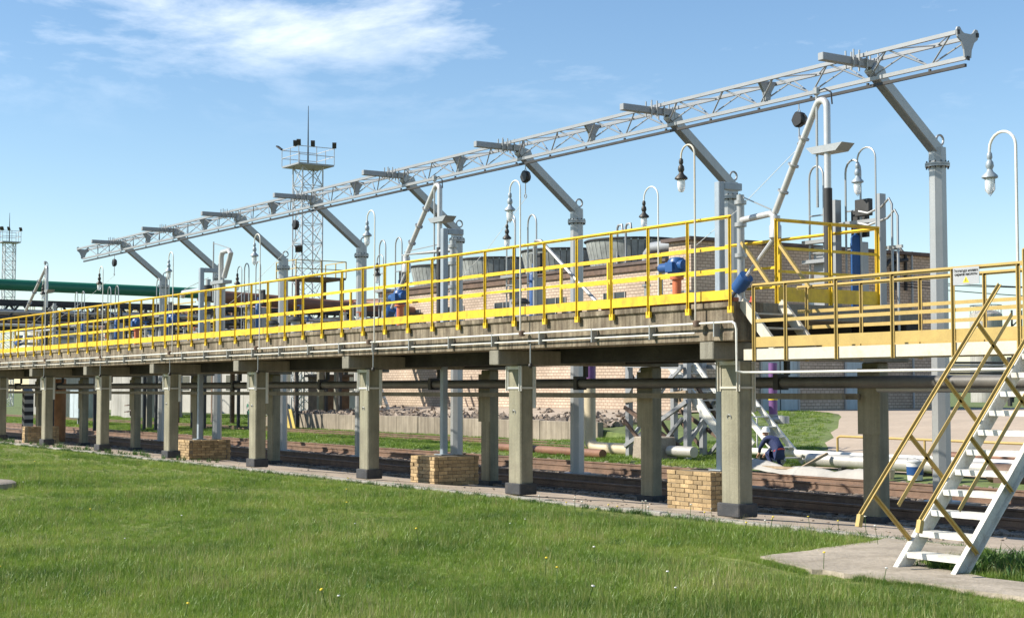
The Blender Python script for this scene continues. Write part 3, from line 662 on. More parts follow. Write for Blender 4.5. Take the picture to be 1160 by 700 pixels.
MB().tube([(-27.5,2.55,5.35),(-29.5,2.55,5.1)], .012, 6).build('stay', 'galvanised', t)

# pumps: blue actuator on an orange stand
def pump(x, y, label, stand='orange_paint'):
    t = thing('valve_actuator', label, 'actuator', (x, y, 3.16), 'blue actuators on the platform')
    MB().lathe([(.12,3.16),(.12,3.2),(.085,3.21),(.085,3.86),(.13,3.87),(.13,3.92)], (x, y, 0), 12).build('stand', stand, t)
    MB().lathe([(.14,3.93),(.17,3.97),(.17,4.2),(.13,4.26),(.05,4.28)], (x, y, 0), 14).build('gearbox', 'blue_paint', t)
    MB().tube([(x,y,4.1),(x-.2,y,4.1),(x-.22,y,4.1),(x-.46,y,4.1),(x-.48,y,4.1)], [.12,.12,.09,.09,.05], 12).build('motor', 'blue_paint', t)
    MB().tube([(x+.1,y-.02,4.12),(x+.24,y-.02,4.12),(x+.26,y-.02,4.12)], [.1,.1,.06], 12).build('terminal_box', 'blue_paint', t)
    MB().box(x-.1,x+.1,y-.2,y-.12,4.0,4.18).build('cover', 'blue_paint', t)
pump(-4.12, 2.2, 'blue actuator on an orange stand in front of the larger fan cowl')
pump(-14.9, 2.4, 'blue actuator on an orange stand below the second loading arm')
pump(-29.6, 2.2, 'blue actuator on the left part of the platform', 'dark_steel')
pump(-33.0, 2.2, 'blue actuator on an orange stand in the far left third')

# ------------------------------------------------------------------ folded access bridges
def bridge(x, y, label):
    t = thing('folding_bridge', label, 'folding bridge', (x, y, 3.16), 'folded access bridges')
    for k, (hx, w) in enumerate(((x, .34), (x + .86, .34))):
        pts = [(hx, y, 3.7), (hx, y, 5.35)] + [tuple(p) for p in arc((hx + w/2, y, 5.5), w/2, PI, 0, 8, (1,0,0), (0,0,1.25))] + [(hx + w, y, 3.7)]
        MB().tube(pts, .018, 8).build('hand_hoop', 'galvanised', t)
        MB().tube([(hx, y, 4.85), (hx + w, y, 4.85)], .014, 6).tube([(hx, y, 4.2), (hx + w, y, 4.2)], .014, 6).build('cross_tie', 'galvanised', t)
        MB().box(hx + .04, hx + w - .02, y + .04, y + .2, 3.16, 4.32).build('upright', 'grey_steel', t, bevel=.01)
    for z in (3.22, 3.62, 4.02, 4.36):
        MB().box(x - .08, x + .58, y - .12, y + .035, z, z + .06).build('folded_tread', 'grey_steel', t)
    MB().lathe([(.07,3.2),(.09,3.22),(.09,4.38),(.07,4.42),(.03,4.44),(.03,4.62)], (x + 1.1, y - .02, 0), 12).build('spring_cylinder', 'blue_paint', t)
    MB().box(x + .9, x + 1.26, y + .08, y + .14, 4.4, 4.85).build('bracket', 'dark_steel', t)
    return t
B0 = bridge(-1.62, 3.12, 'folded access bridge with tall hand hoops at the right end of the platform')
for x, lb in ((-11.25, 'folded access bridge with blue cylinder left of the fan cowls'), (-17.3, 'folded access bridge just left of the second loading arm'),
              (-26.0 + .0, 'folded access bridge right of the third loading arm'), (-33.6, 'folded access bridge under the second davit arm from the left end'),
              (-38.8, 'folded access bridge under the left end of the truss'), (-42.8, 'folded access bridge beside the far left loading arm')):
    copy_tree(B0, (x, 3.12, 3.16), lb)
# cable hoops and control box near the end
t = thing('cable_mast', 'thin bent conduits with clamp beside the end railing', 'conduit', (.45, 2.95, 2.6))
for dx, zt in ((.0, 4.95), (.12, 4.75)):
    MB().tube([(.42+dx,2.95,2.6),(.42+dx,2.95,zt-.1),(.36+dx,2.95,zt),(.2+dx,2.95,zt-.12),(-.1,2.95,zt-.2),(-.3,2.95,zt-.15)], .02, 8).build('conduit', 'galvanised', t)
MB().box(.3,.66,2.9,2.94,4.12,4.17).build('clamp', 'galvanised', t)
t = thing('control_cabinet', 'small grey twin-post switch box above the end railing', 'switch box', (-.5, 2.98, 3.16))
MB().box(-.4,-.08,2.95,3.05,4.72,5.0).build('box', 'dark_steel', t, bevel=.01)
MB().box(-.82,.1,2.98,3.02,4.6,4.66).build('crossbar', 'grey_steel', t)
for x in (-.9, .1): MB().box(x, x+.08, 2.93, 3.07, 3.16, 5.05).build('upright', 'grey_steel', t)
t = thing('valve_bench', 'rusty bench with black valves behind the front railing', 'bench', (-8.0, 2.0, 3.16))
MB().box(-7.6,-6.6,1.9,2.3,3.5,3.56).build('top', 'brown_steel', t)
for x in (-7.55,-6.7): MB().box(x,x+.16,1.92,2.2,3.16,3.5).build('leg', 'wood', t)
MB().lathe([(.1,3.16),(.16,3.2),(.16,3.4),(.1,3.48)], (-7.05,1.98,0), 12).tube([(-7.3,1.95,3.4),(-6.8,1.95,3.4)], .07, 10).build('valve', 'black_rubber', t)
for k, (x, y, h) in enumerate(((-9.3, 2.2, .5), (-20.4, 2.2, .55), (-21.9, 2.2, .5))):
    t = thing('vent_pipe', ['short grey capped pipe on the deck left of the rusty bench', 'grey stub pipe on the deck, right one of a pair left of centre', 'grey stub pipe on the deck, left one of a pair left of centre'][k], 'pipe', (x, y, 3.16))
    MB().lathe([(.12,3.16),(.12,3.16+h)], (x, y, 0), 12).build('pipe', 'grey_steel', t)
    MB().lathe([(.2,3.16+h),(.2,3.2+h),(.12,3.28+h)], (x, y, 0), 12).build('cap', 'dark_steel', t)
t = thing('handrail_pipe', 'bent grey handrail pipe sloping down beside the folded bridge in mid platform', 'handrail', (-9.4, 3.0, 3.16))
MB().tube([(-9.95,3.0,3.16),(-9.95,3.0,5.0),(-9.9,3.0,5.1),(-9.7,3.0,5.08),(-7.6,3.0,3.6)], .04, 8).build('pipe', 'galvanised', t)
t = thing('hydrant_cone', 'small red and white cap standing on the deck by the square frame', 'cap', (-2.0, 2.1, 3.16))
MB().lathe([(.08,3.16),(.1,3.2),(.1,3.3)], (-2.2,2.3,0), 12).build('body', 'white_paint', t)
MB().lathe([(.1,3.301),(.07,3.36),(.035,3.4),(.04,3.44),(.015,3.47)], (-2.2,2.3,0), 12).build('cap', 'red_paint', t)

def manifold(x, label, m1, m2):
    t = thing('pipe_manifold', label, 'pipe manifold', (x, 3.2, 3.16), 'pipe manifolds on the platform')
    for k, (dx, h) in enumerate(((0, .75), (.45, .95), (.9, .6))):
        MB().tube([(x+dx,3.3,3.16),(x+dx,3.3,3.16+h)], .05, 8).lathe([(.09,3.16+h),(.09,3.2+h)], (x+dx,3.3,0), 10).build('riser', m1, t)
        MB().lathe([(.03,3.2+h),(.03,3.3+h)], (x+dx,3.3,0), 6).tube(arc((x+dx,3.3,3.31+h), .1, 0, 2*PI, 12, (1,0,0), (0,1,0)), .012, 5).build('hand_wheel', m2, t)
    MB().tube([(x-.3,3.3,3.45),(x+1.4,3.3,3.45)], .07, 8).build('header', m1, t)
    MB().box(x+1.1,x+1.5,3.15,3.4,3.2,3.75).build('junction_cabinet', 'grey_steel', t, bevel=.01)
for k, x in enumerate((-6.4, -19.6, -22.8, -29.2, -31.4, -35.6, -37.2, -40.4, -46.2, -48.6)):
    manifold(x, 'cluster of valve pipes behind the rear railing, %s from the right end' % ORD[k], ['galvanised','insulation','dark_steel','beige_pipe'][k%4], ['dark_steel','orange_paint','blue_paint'][k%3])

# ------------------------------------------------------------------ pipes slung under the platform
t = thing('dark_pipe', 'thick dark pipe running under the platform in front of the rear columns', 'pipe', (0, 2.95, 1.95))
MB().tube([(8, 2.95, 1.97), (-70, 2.95, 1.97)], .1, 12).build('pipe', 'slung_pipe', t)
for k in range(11):
    x = -2.2 - 6 * k; MB().box(x-.06,x+.06,2.82,3.08,1.84,2.12).build('clamp', 'dark_steel', t)
    MB().bar((x, 3.1, 2.1), (x, 3.1, 2.5), .08).build('hanger', 'dark_steel', t)
t = thing('cable_tray', 'flat grey cable tray under the thick dark pipe', 'cable tray', (0, 2.9, 1.73))
MB().box(-70, -.6, 2.82, 2.9, 1.68, 1.78).build('side_rail', 'concrete', t)
MB().box(-70, -.6, 3.2, 3.24, 1.68, 1.78).build('side_rail', 'concrete', t)
t = thing('grey_pipe', 'thin grey pipe continuing right under the gangway', 'pipe', (4, 3.2, 2.0))
MB().tube([(10, 3.25, 1.86), (-.2, 3.25, 1.86)], .06, 10).build('pipe', 'galvanised', t)

# ------------------------------------------------------------------ brick building
BX, BY, BZ = -36.2, 29.6, 8.72
bd = thing('brick_building', 'long pale brick building behind the tracks with blue-grey doors on its shaded end', 'building', (BX, BY, .5))
WZT = 7.85
MB().box(-66, BX - 1.6, BY, BY + .4, .2, WZT).build('wall', 'wall_brick', bd)
MB().box(BX - 1.6, BX, BY, BY + .4, .2, BZ).build('wall', 'wall_brick', bd)
MB().box(BX - .4, BX - .001, BY + .4, 46.2, .2, BZ - .002).build('wall', 'wall_brick', bd)
MB().box(BX - 1.6, BX - 1.2, BY + .4, 46.2, WZT - .5, BZ - .002).build('wall', 'wall_brick', bd)
MB().box(-66, BX - .4, 45.8, 46.2, .2, WZT).build('wall', 'wall_brick', bd)
MB().box(-66, -65.6, BY + .4, 45.8, .2, WZT).build('wall', 'wall_brick', bd)
rf = MB().box(BX - 1.9, BX + .25, BY - .25, 46.4, BZ, BZ + .16).build('roof', 'roof_edge', bd)
rf = MB().box(-66.25, BX - 1.62, BY - .2, 46.4, WZT, WZT + .14).build('roof', 'roof_edge', bd)
MB().box(-66.2, BX - 1.62, BY - .12, BY - .002, WZT - .3, WZT - .002).build('cornice', 'brown_steel', rf)
for (ya, yb, zb, zt) in ((33.9, 36.2, .85, 3.3), (39.5, 42.1, .85, 3.4)):
    d = MB().box(BX, BX + .06, ya, yb, zb, zt).build('door', 'door_blue', bd)
    MB().box(BX + .06, BX + .08, (ya + yb)/2 - .02, (ya + yb)/2 + .02, zb, zt).build('leaf_joint', 'dark_steel', d)
    MB().box(BX, BX + .09, ya - .12, ya - .002, zb, zt + .1).box(BX, BX + .09, yb + .002, yb + .12, zb, zt + .1).build('frame', 'grey_steel', d)
for (ya, yb, zb, zt) in ((42.6, 44.1, 3.4, 5.1), (37.0, 38.8, 4.3, 6.3)):
    d = MB().box(BX, BX + .08, ya, yb, zb, zt).build('shutter', 'door_blue', bd)
MB().tube([(BX + .2, 42.9, 5.1), (BX + .2, 42.9, 4.6), (BX + .25, 43.1, 4.3)], .05, 8).lathe([(.1,4.1),(.25,4.2),(.25,4.3),(.1,4.4)], (BX + .3, 43.1, 0), 10).build('vent_hose', 'dark_steel', bd)
for xx in (-62, -57, -52, -47, -42):
    w = MB().box(xx - .9, xx + .9, BY - .02, BY + .05, 5.0, 6.6).build('window', 'dark_glass', bd)
    MB().box(xx - 1.0, xx + 1.0, BY - .1, BY - .021, 4.9, 4.998).build('sill', 'pale_wall', w)
    for q in (-.9, -.02, .85): MB().box(xx + q, xx + q + .05, BY - .06, BY - .021, 5.0, 6.6).build('mullion', 'pale_wall', w)
MB().tube([(BX + .15, 44.2, .9), (BX + .15, 44.2, 8.9)], .06, 8).build('downpipe', 'grey_steel', bd)
for y in (43.0, 43.8): MB().tube([(BX+.1,y,6.9),(BX+.1,y,8.7),(BX-.3,y,9.1),(BX-1.0,y,9.1)], .08, 8).build('roof_cable', 'dark_steel', bd)
# fan cowls on the roof
def cowl(cx, cy, r, z0, z1, label):
    t = thing('fan_cowl', label, 'fan cowl', (cx, cy, z0), 'round boarded fan cowls on the roof')
    N = 44; proto = None
    for k in range(N):
        a0, a1 = 2*PI*k/N, 2*PI*(k+.9)/N
        P = []
        for rr, z in ((r*.86, z0), (r, z1)):
            for a in (a0, a1): P.append((cx + rr*math.cos(a), cy + rr*math.sin(a), z)); 
            for a in (a1, a0): P.append((cx + (rr-.08)*math.cos(a), cy + (rr-.08)*math.sin(a), z))
        MB().add(P, [(0,1,2,3),(7,6,5,4),(0,4,5,1),(1,5,6,2),(2,6,7,3),(3,7,4,0)]).build('board', 'cowl_boards', t)
    MB().lathe([(r*.8, z0 - .2), (r*.84, z1 - .1)], (cx, cy, 0), 40).build('inner_ring', 'dark_steel', t)
    MB().tube(arc((cx, cy, z1 - .06), r + .02, 0, 2*PI, 48, (1,0,0), (0,1,0)), .05, 6).tube(arc((cx, cy, z0 + .5), r*.9 + .02, 0, 2*PI, 48, (1,0,0), (0,1,0)), .04, 6).build('hoop', 'dark_steel', t)
cowl(-44.8, 33.0, 2.55, 7.95, 9.55, 'round grey boarded fan cowl on the roof, rightmost and largest')
cowl(-51.0, 33.0, 2.45, 7.95, 9.5, 'round grey boarded fan cowl on the roof, second from the right')
cowl(-57.7, 33.0, 2.45, 7.95, 9.5, 'round grey boarded fan cowl on the roof, third from the right')
cowl(-63.7, 33.0, 2.3, 7.95, 9.5, 'round grey boarded fan cowl on the roof, leftmost')
t = thing('roof_duct', 'curved grey duct with mast stubs on the roof behind the blue actuator', 'duct', (-40.2, 31.5, 8.9))
MB().tube([(-41.2,31.0,7.95),(-41.1,31.0,8.5),(-40.7,31.0,8.8),(-38.2,31.0,8.8)], .28, 12).build('duct', 'grey_steel', t)
for x in (-43.6, -42.9): MB().tube([(x,31,7.95),(x,31,10.0),(x+.1,31,10.15),(x+.4,31,10.15),(x+.45,31,9.8)], .06, 8).build('vent_mast', 'grey_steel', t)

# ------------------------------------------------------------------ retaining wall, rubble
rw = thing('retaining_wall', 'streaked concrete retaining wall beyond the tracks, below the brick building', 'wall', (-45, 19.8, -.3))
x = -30.0; k = 0
while x > -60:
    MB().box(x - 1.98, x, 19.62 + random.uniform(-.02,.02), 19.9, -.4, .58 + random.uniform(-.03,.03)).build('panel', 'wall_panel', rw, bevel=.015); x -= 2.0
MB().prism([(-60.02,19.6,-.4),(-60.02,19.6,.6),(-63.5,19.6,-.4)], (0,.35,0)).build('wing', 'wall_panel', rw)
rb = MB()
for i in range(2200):
    x = random.uniform(-61, -31); y = 20.1 + abs(random.gauss(0, 2.2)); s_ = random.uniform(.05, .16); z = gz(x, y) + random.uniform(-.03, .05) + max(0, .12 - .05*(y-20))
    M = Matrix.Rotation(random.uniform(0,6), 3, Vector((random.random(), random.random(), random.random())).normalized())
    P = [M @ Vector((a*s_*random.uniform(.7,1.8), b_*s_*random.uniform(.4,1), c*s_*.25)) + Vector((x, y, z)) for c in (-1,1) for a, b_ in ((-1,-1),(1,-1),(1,1),(-1,1))]
    rb.add(P, [(3,2,1,0),(4,5,6,7),(0,1,5,4),(1,2,6,5),(2,3,7,6),(3,0,4,7)])
o = stuff(rb.build('rubble', 'rubble', smooth=False)); tag(o, 'broken concrete rubble heaped on top of the retaining wall', 'rubble')

# ------------------------------------------------------------------ steel stair tower beyond the track
t = thing('stair_tower', 'grey steel stair tower with crossed braces between the right-hand columns', 'stair tower', (-18, 14, -.25))
for x, y in ((-20.0,13.4),(-17.2,13.4),(-18.6,13.4),(-20.0,15.2),(-17.2,15.2),(-18.6,15.2)): MB().bar((x,y,-.25),(x,y,3.4),.17).build('leg', 'grey_steel', t)
for y in (13.3, 15.3):
    MB().bar((-20.1,y,.1),(-17.1,y,1.5),.08,.12).build('brace', 'grey_steel', t); MB().bar((-20.1,y,1.3),(-17.1,y,.0),.08,.12).build('brace', 'brown_steel', t)
    MB().bar((-20.1,y,1.5),(-17.1,y,1.75),.1,.14).build('beam', 'wood', t); MB().bar((-20.1,y,1.5),(-18.6,y,3.2),.07,.1).build('brace', 'grey_steel', t)
for y in (13.6, 14.5):
    MB().bar((-19.2,y,3.5),(-15.6,y,.2),.06,.3).build('stringer', 'white_paint', t)
for k in range(12): MB().box(-19.2+.29*k,-18.95+.29*k,13.64,14.46,3.4-.27*k,3.43-.27*k).build('tread', 'galvanised', t)
for y in (13.6, 14.5):
    MB().tube([(-19.0,y,4.3),(-15.4,y,1.0),(-15.4,y,.1)], .025, 6).build('handrail', 'white_paint', t)
MB().box(-20.3,-18.9,13.3,15.3,3.4,3.5).build('top_deck', 'dark_steel', t)
for y in (13.2, 15.4):
    MB().bar((-20,y,.9),(-18.6,y,-.2),.08,.1).build('brace', 'brown_steel', t); MB().bar((-18.6,y,-.2),(-17.2,y,1.0),.08,.1).build('brace', 'grey_steel', t)
    MB().bar((-20,y,2.6),(-17.2,y,2.5),.1,.12).build('beam', 'grey_steel', t); MB().bar((-17.2,y,2.5),(-18.6,y,1.6),.07,.09).build('brace', 'grey_steel', t)
for x in (-20.0, -17.2): MB().bar((x,13.4,.2),(x,15.2,2.4),.07,.1).build('brace', 'grey_steel', t); MB().bar((x,15.2,.2),(x,13.4,2.4),.07,.1).build('brace', 'brown_steel', t)
t = thing('concrete_block', 'small concrete block with a pipe stub at the foot of the stair tower', 'block', (-18.0, 12.6, -.25))
MB().prism([(-18.6,12.4,-.25),(-17.4,12.4,-.25),(-17.5,12.4,.45),(-18.5,12.4,.45)], (0,.8,0)).build('block', 'pad_concrete', t, bevel=.03)
MB().tube([(-17.3,12.8,.05),(-16.2,12.8,.05)], .16, 10).build('pipe', 'insulation', t)
# beige bent pipe
t = thing('bent_pipe', 'beige pipe that drops and bends along the ground behind the third davit post', 'pipe', (-22.6, 13.8, -.2))
MB().tube([(-22.6,13.8,3.2),(-22.6,13.8,.25),(-22.55,13.8,.1),(-22.4,13.8,.0),(-22.2,13.8,-.04),(-18.6,13.8,-.04)], .19, 14).build('pipe', 'beige_pipe', t)
MB().lathe([(.195,2.2),(.195,2.9)], (-22.6,13.8,0), 14).build('purple_band', 'purple_paint', t); MB().lathe([(.2,2.1),(.2,2.198)], (-22.6,13.8,0), 14).build('yellow_band', 'sign_yellow', t)
t = thing('rusty_pipe', 'rust-red pipe lying on the ground beside the beige pipe', 'pipe', (-24, 12.2, -.2))
MB().tube([(-26.5,12.4,-.1),(-19.5,12.0,-.1)], .14, 12).build('pipe', 'brown_pipe', t)
t = thing('white_standpipe', 'thin white hooked standpipe by the retaining wall', 'standpipe', (-24.5, 17.8, -.2))
MB().tube([(-24.6,17.8,-.2),(-24.6,17.8,1.3),(-24.5,17.8,1.45),(-24.0,17.8,1.5)], .06, 8).build('pipe', 'white_paint', t)
# purple and yellow pipe
t = thing('banded_pipe', 'grey pipe with purple top and yellow bands near the crouching worker', 'pipe', (-14.4, 14.2, -.2))
MB().tube([(-14.4,14.2,-.25),(-14.4,14.2,1.15)], .13, 12).build('pipe', 'grey_steel', t)
MB().tube([(-14.4,14.2,1.15),(-14.4,14.2,2.6)], .125, 12).build('purple_band', 'purple_paint', t)
for z in (1.55, 1.66): MB().lathe([(.135,z),(.135,z+.06)], (-14.4,14.2,0), 12).build('yellow_band', 'sign_yellow', t)
MB().tube([(-14.4,14.2,1.0),(-14.0,14.2,1.0)], .12, 10).lathe([(.14,.9),(.14,1.1)], (-13.95,14.2,0), 10).build('branch', 'galvanised', t)
t = thing('white_steps', 'narrow white steel steps behind the right-hand front column', 'steps', (-13.5, 13, -.2))
for y in (12.8, 13.5): MB().bar((-14.9,y,1.9),(-12.5,y,-.1),.06,.16).build('stringer', 'white_paint', t)
for k in range(7): MB().box(-14.7+.32*k,-14.45+.32*k,12.83,13.47,1.62-.27*k,1.65-.27*k).build('tread', 'white_paint', t)
for x in (-14.9,): MB().bar((x,13.1,-.2),(x,13.1,2.2),.1).build('post', 'grey_steel', t)

# ------------------------------------------------------------------ right yard: pipes, buckets, tarpaulin, barrier
def lying_pipe(x0, x1, y, z, r, m, label, dy=0.0):
    t = thing('lying_pipe', label, 'pipe', (x1, y, z - r)); MB().tube([(x0, y - dy, z), (x1, y, z)], r, 14).build('pipe', m, t)
    for k in range(max(2, int((x1 - x0) / 2.5))):
        x = x0 + (x1 - x0) * (k + .5) / max(2, int((x1 - x0) / 2.5)); MB().box(x - .06, x + .06, y - r - .05, y + r + .05, z - r - .15, z - r * .9).build('saddle', 'dark_steel', t)
lying_pipe(-11.5, 4, 12.75, .02, .17, 'insulation', 'thick pale insulated pipe lying along the yard edge')
lying_pipe(-15.5, 4, 13.5, .12, .1, 'white_paint', 'thin white pipe lying behind the thick insulated pipe')
lying_pipe(-8.5, 4, 14.2, .2, .11, 'brown_pipe', 'rusty pink pipe lying behind the white pipes')
t = thing('timber', 'short pale timber prop leaning on the lying pipes', 'timber', (-11.6, 12.3, -.2)); MB().bar((-11.0,11.7,-.25),(-10.6,12.5,.22),.12,.06).build('plank', 'wood', t)
t = thing('timber', 'long pale plank lying on the ground beside the crouching worker', 'timber', (-11.5, 11.3, -.2)); MB().bar((-13.2,11.4,-.13),(-10.3,11.3,-.13),.14,.06).build('plank', 'wood', t)
tp = MB(); nxx = 26; nyy = 6
for j in range(nyy + 1):
    for i in range(nxx + 1):
        f = i / nxx; x = -12.4 + 4.6 * f; y = 11.05 + .3 * j / nyy + .1 * math.sin(f * 9)
        tp.v.append((x, y, -.30 + .022 * j + .10 * abs(math.sin(f * 8.5 + .4)) * (j / nyy) + random.uniform(0, .03) + (.2 * (1 - f) ** 6)))
for j in range(nyy):
    for i in range(nxx): tp.f.append((j*(nxx+1)+i, j*(nxx+1)+i+1, (j+1)*(nxx+1)+i+1, (j+1)*(nxx+1)+i))
o = tp.build('tarpaulin', 'tarp'); s_ = o.modifiers.new('thick', 'SOLIDIFY'); s_.thickness = .012
tag(o, 'crumpled white tarpaulin strip on the ground beyond the second track', 'tarpaulin')
def pail(x, y, z, r, h, m, label):
    t = thing('bucket', label, 'bucket', (x, y, z))
    MB().lathe([(r*.85, 0), (r, h), (r*1.06, h), (r*1.06, h - .03)][:3], (x, y, z), 14).build('body', m, t)
    MB().lathe([(r*1.07, h), (r*1.07, h + .03)], (x, y, z), 14).build('lid', m, t)
    MB().lathe([(r*.955, h*.3), (r*.99, h*.75)], (x, y, z), 14).build('label_band', 'blue_paint', t) if m == 'white_plastic' else None
    MB().tube(arc((x, y, z + h), r, 0, PI, 8, (1,0,0), (0,-.7,.6)), .008, 5).build('handle', 'galvanised', t)
pail(-6.9, 11.6, -.25, .2, .42, 'white_plastic', 'white bucket with a blue band standing among the pipes')
pail(-6.0, 11.4, -.25, .17, .3, 'red_paint', 'red pail right of the white bucket')
pail(-7.9, 11.4, -.25, .17, .36, 'red_paint', 'red pail left of the white bucket')
pail(-7.45, 11.35, -.25, .12, .2, 'beige_pipe', 'small beige can beside the white bucket')
t = thing('yard_barrier', 'low rusty yellow pipe barrier at the edge of the paved yard', 'barrier', (-10, 15, 0))
MB().tube([(-12.7,15,-.1),(-12.7,15,.52),(-12.6,15,.56),(2,15,.5)], .035, 8).build('top_rail', 'faded_yellow', t)
MB().tube([(-12.7,15,.02),(2,15,.0)], .03, 8).build('lower_rail', 'brown_steel', t)
for x in (-9.6, -6.5, -3.4, -.3): MB().tube([(x,15,-.1),(x,15,.52)], .03, 8).build('post', 'faded_yellow', t)
t = thing('valve_stack', 'dark valve assembly standing behind the staircase', 'valve', (-3.2, 13.0, -.2))
MB().box(-3.5,-2.7,12.8,13.3,.3,.95).build('housing', 'dark_steel', t, bevel=.04)
for k in range(5): MB().tube([(-3.45+.18*k,12.95,.95),(-3.45+.18*k,12.95,1.06)], .05, 8).build('stud', 'dark_steel', t)
MB().box(-3.3,-2.9,12.9,13.2,-.25,.3).build('leg', 'dark_steel', t); MB().tube([(-3.5,13.05,.6),(-3.9,13.05,.6)], .15, 12).build('flange', 'dark_steel', t)
t = thing('scrap_motor', 'rusty machine part lying on the ground behind the staircase', 'machine part', (-4.6, 12.2, -.2))
MB().tube([(-5.2,12.2,-.02),(-4.3,12.2,-.02)], .22, 12).box(-5.0,-4.5,12.0,12.4,-.25,-.1).build('body', 'brown_steel', t)

# ------------------------------------------------------------------ far right: tank, pipe rack, cables
t = thing('storage_tank', 'pale round storage tank far behind the gangway', 'tank', (-81.5, 105.5, 1))
MB().lathe([(1.55,.6),(1.55,9.2),(1.2,9.5),(.1,9.8)], (-81.5,105.5,0), 28).build('shell', 'tank_metal', t)
MB().tube(arc((-81.5,105.5,10.1), 1.5, 0, 2*PI, 24, (1,0,0), (0,1,0)), .05, 6).build('rim_rail', 'grey_steel', t)
for k in range(12):
    a = k * PI / 6; MB().tube([(-81.5+1.5*math.cos(a),105.5+1.5*math.sin(a),9.2),(-81.5+1.5*math.cos(a),105.5+1.5*math.sin(a),10.1)], .03, 5).build('rail_post', 'grey_steel', t)
t = thing('tank_stair', 'dark spiral stair tower beside the far storage tank', 'stair', (-78.8, 107.5, 1))
for x, y in ((-79.6,107),(-78.2,107),(-79.6,108.4),(-78.2,108.4)): MB().bar((x,y,.5),(x,y,9.6),.14).build('leg', 'dark_steel', t)
for k in range(8): MB().bar((-79.6,107,1+k),(-78.2,107,2+k),.1).build('flight', 'dark_steel', t); MB().box(-79.6,-78.2,107,108.4,1.9+k,1.95+k).build('landing', 'dark_steel', t)
t = thing('far_pipe_rack', 'dark tangle of pipes on a rack far behind the staircase', 'pipe rack', (-42, 57.5, .6))
for k in range(7): MB().tube([(-48,52+.02*k,2.5+.16*k),(-10,106+.02*k,2.5+.16*k)], .07, 6).build('pipe', ['dark_steel','grey_steel','dark_steel','insulation'][k%4], t)
for k in range(10):
    x = -46 + 3.5*k; y = 52.0 + (x + 48) * 54/38; MB().bar((x,y,.6),(x,y,3.8),.2).build('support', 'dark_steel', t); MB().bar((x,y,3.7),(x+1.75,y+2.5,2.4),.1).build('brace', 'dark_steel', t)
for k, (z0, z1, sag) in enumerate(((7.35, 5.7, .5), (7.1, 5.2, .7), (4.6, 5.2, .9), (7.2, 5.5, .3))):
    t = MB().tube([(-36.0 + 34*f, 43.0 + 6*f, z0 + (z1 - z0)*f - sag*4*f*(1-f)) for f in [i/14 for i in range(15)]], .025, 5).build('overhead_cable', 'black_rubber')
    tag(t, ['black cable sagging right from the brick building, topmost', 'black cable sagging right from the brick building, second from top', 'black cable sagging right from the brick building, lowest', 'thin black cable just under the topmost one'][k], 'cable', 'cables from the building')
t = thing('wall_pipes', 'bent black pipes at the roof corner of the brick building', 'pipes', (-36, 42, 7))
for y in (42.2, 42.8): MB().tube([(-36.05,y,6.4),(-36.05,y,8.0),(-35.95,y+.25,8.35),(-35.9,y+.9,8.45)], .1, 8).build('pipe', 'black_rubber', t)

# ------------------------------------------------------------------ far left: pipe bridge, masts, sheds
t = thing('pipe_bridge', 'steel pipe bridge carrying a big green pipe across the tracks on the left', 'pipe bridge', (-62, 10, 0))
MB().tube([(-62,-25,7.45),(-62,16,7.15)], .29, 20).build('green_pipe', 'green_pipe', t)
MB().tube([(-62,16.0,7.05),(-62,31,6.4)], .36, 16).build('brown_pipe', 'brown_pipe', t)
for s in (-1, 1):
    x = -62 + s * 1.1
    for z in (5.0, 6.3): MB().bar((x,-25,z),(x,31,z),.2).build('chord', 'dark_steel', t)
    for k in range(28):
        y = -25 + 2*k; MB().bar((x,y,5.0),(x,y+1,6.3),.1).bar((x,y+1,6.3),(x,y+2,5.0),.1).build('lattice', 'dark_steel', t)
for k, (dx, z, r, m) in enumerate(((-.7,5.25,.18,'insulation'),(-.2,5.22,.14,'dark_steel'),(.3,5.25,.18,'insulation'),(.75,5.2,.12,'brown_pipe'),(.5,5.8,.15,'insulation'),(-.4,5.8,.2,'dark_steel'))):
    MB().tube([(-62+dx,-25,z),(-62+dx,31,z)], r, 10).build('small_pipe', m, t)
for y in (-20, -6, 3.2 - 9, 12.8, 24, 30):
    for x in (-63.1, -60.9): MB().bar((x,y,-.4),(x,y,5),.3).build('leg', 'concrete', t)
t = thing('low_pipe_rack', 'low rack of pale pipes and dark frames below the green pipe', 'pipe rack', (-57, 8, -.4))
for k in range(9):
    z = 3.2 + .3 * k; xx = -58.2 + (k % 3) * .5
    MB().tube([(xx, 6.0 - .3*k, z), (xx, 23 + .4*k, z)], [.07,.1,.05][k % 3], 8).build('pipe', ['insulation','white_paint','dark_steel','insulation','grey_steel'][k % 5], t)
for k in range(7):
    y = 6.5 + 2.6 * k
    for xx in (-58.5, -56.8): MB().bar((xx, y, -.4), (xx, y, 6.0), .14).build('leg', 'dark_steel', t)
    for z in (3.05, 4.25, 5.75): MB().bar((-58.6, y, z), (-56.7, y, z), .12).build('crossbeam', 'dark_steel', t)
    MB().bar((-56.8, y, 3.05), (-56.8, y + 2.6, 4.25), .08).bar((-56.8, y, 5.75), (-56.8, y + 2.6, 4.25), .08).build('brace', 'dark_steel', t)
t = thing('walkway', 'yellow-railed walkway around the foot of the lattice mast', 'walkway', (-73, 28, 0))
MB().box(-74.6,-71.6,26.4,30,9.0,9.15).build('deck', 'brown_steel', t)
for x, y in ((-74.6,26.4),(-73.1,26.4),(-71.6,26.4),(-71.6,28.2),(-71.6,30),(-74.6,30),(-73.1,30)):
    MB().bar((x,y,9.1),(x,y,10.2),.06).build('post', 'faded_yellow', t)
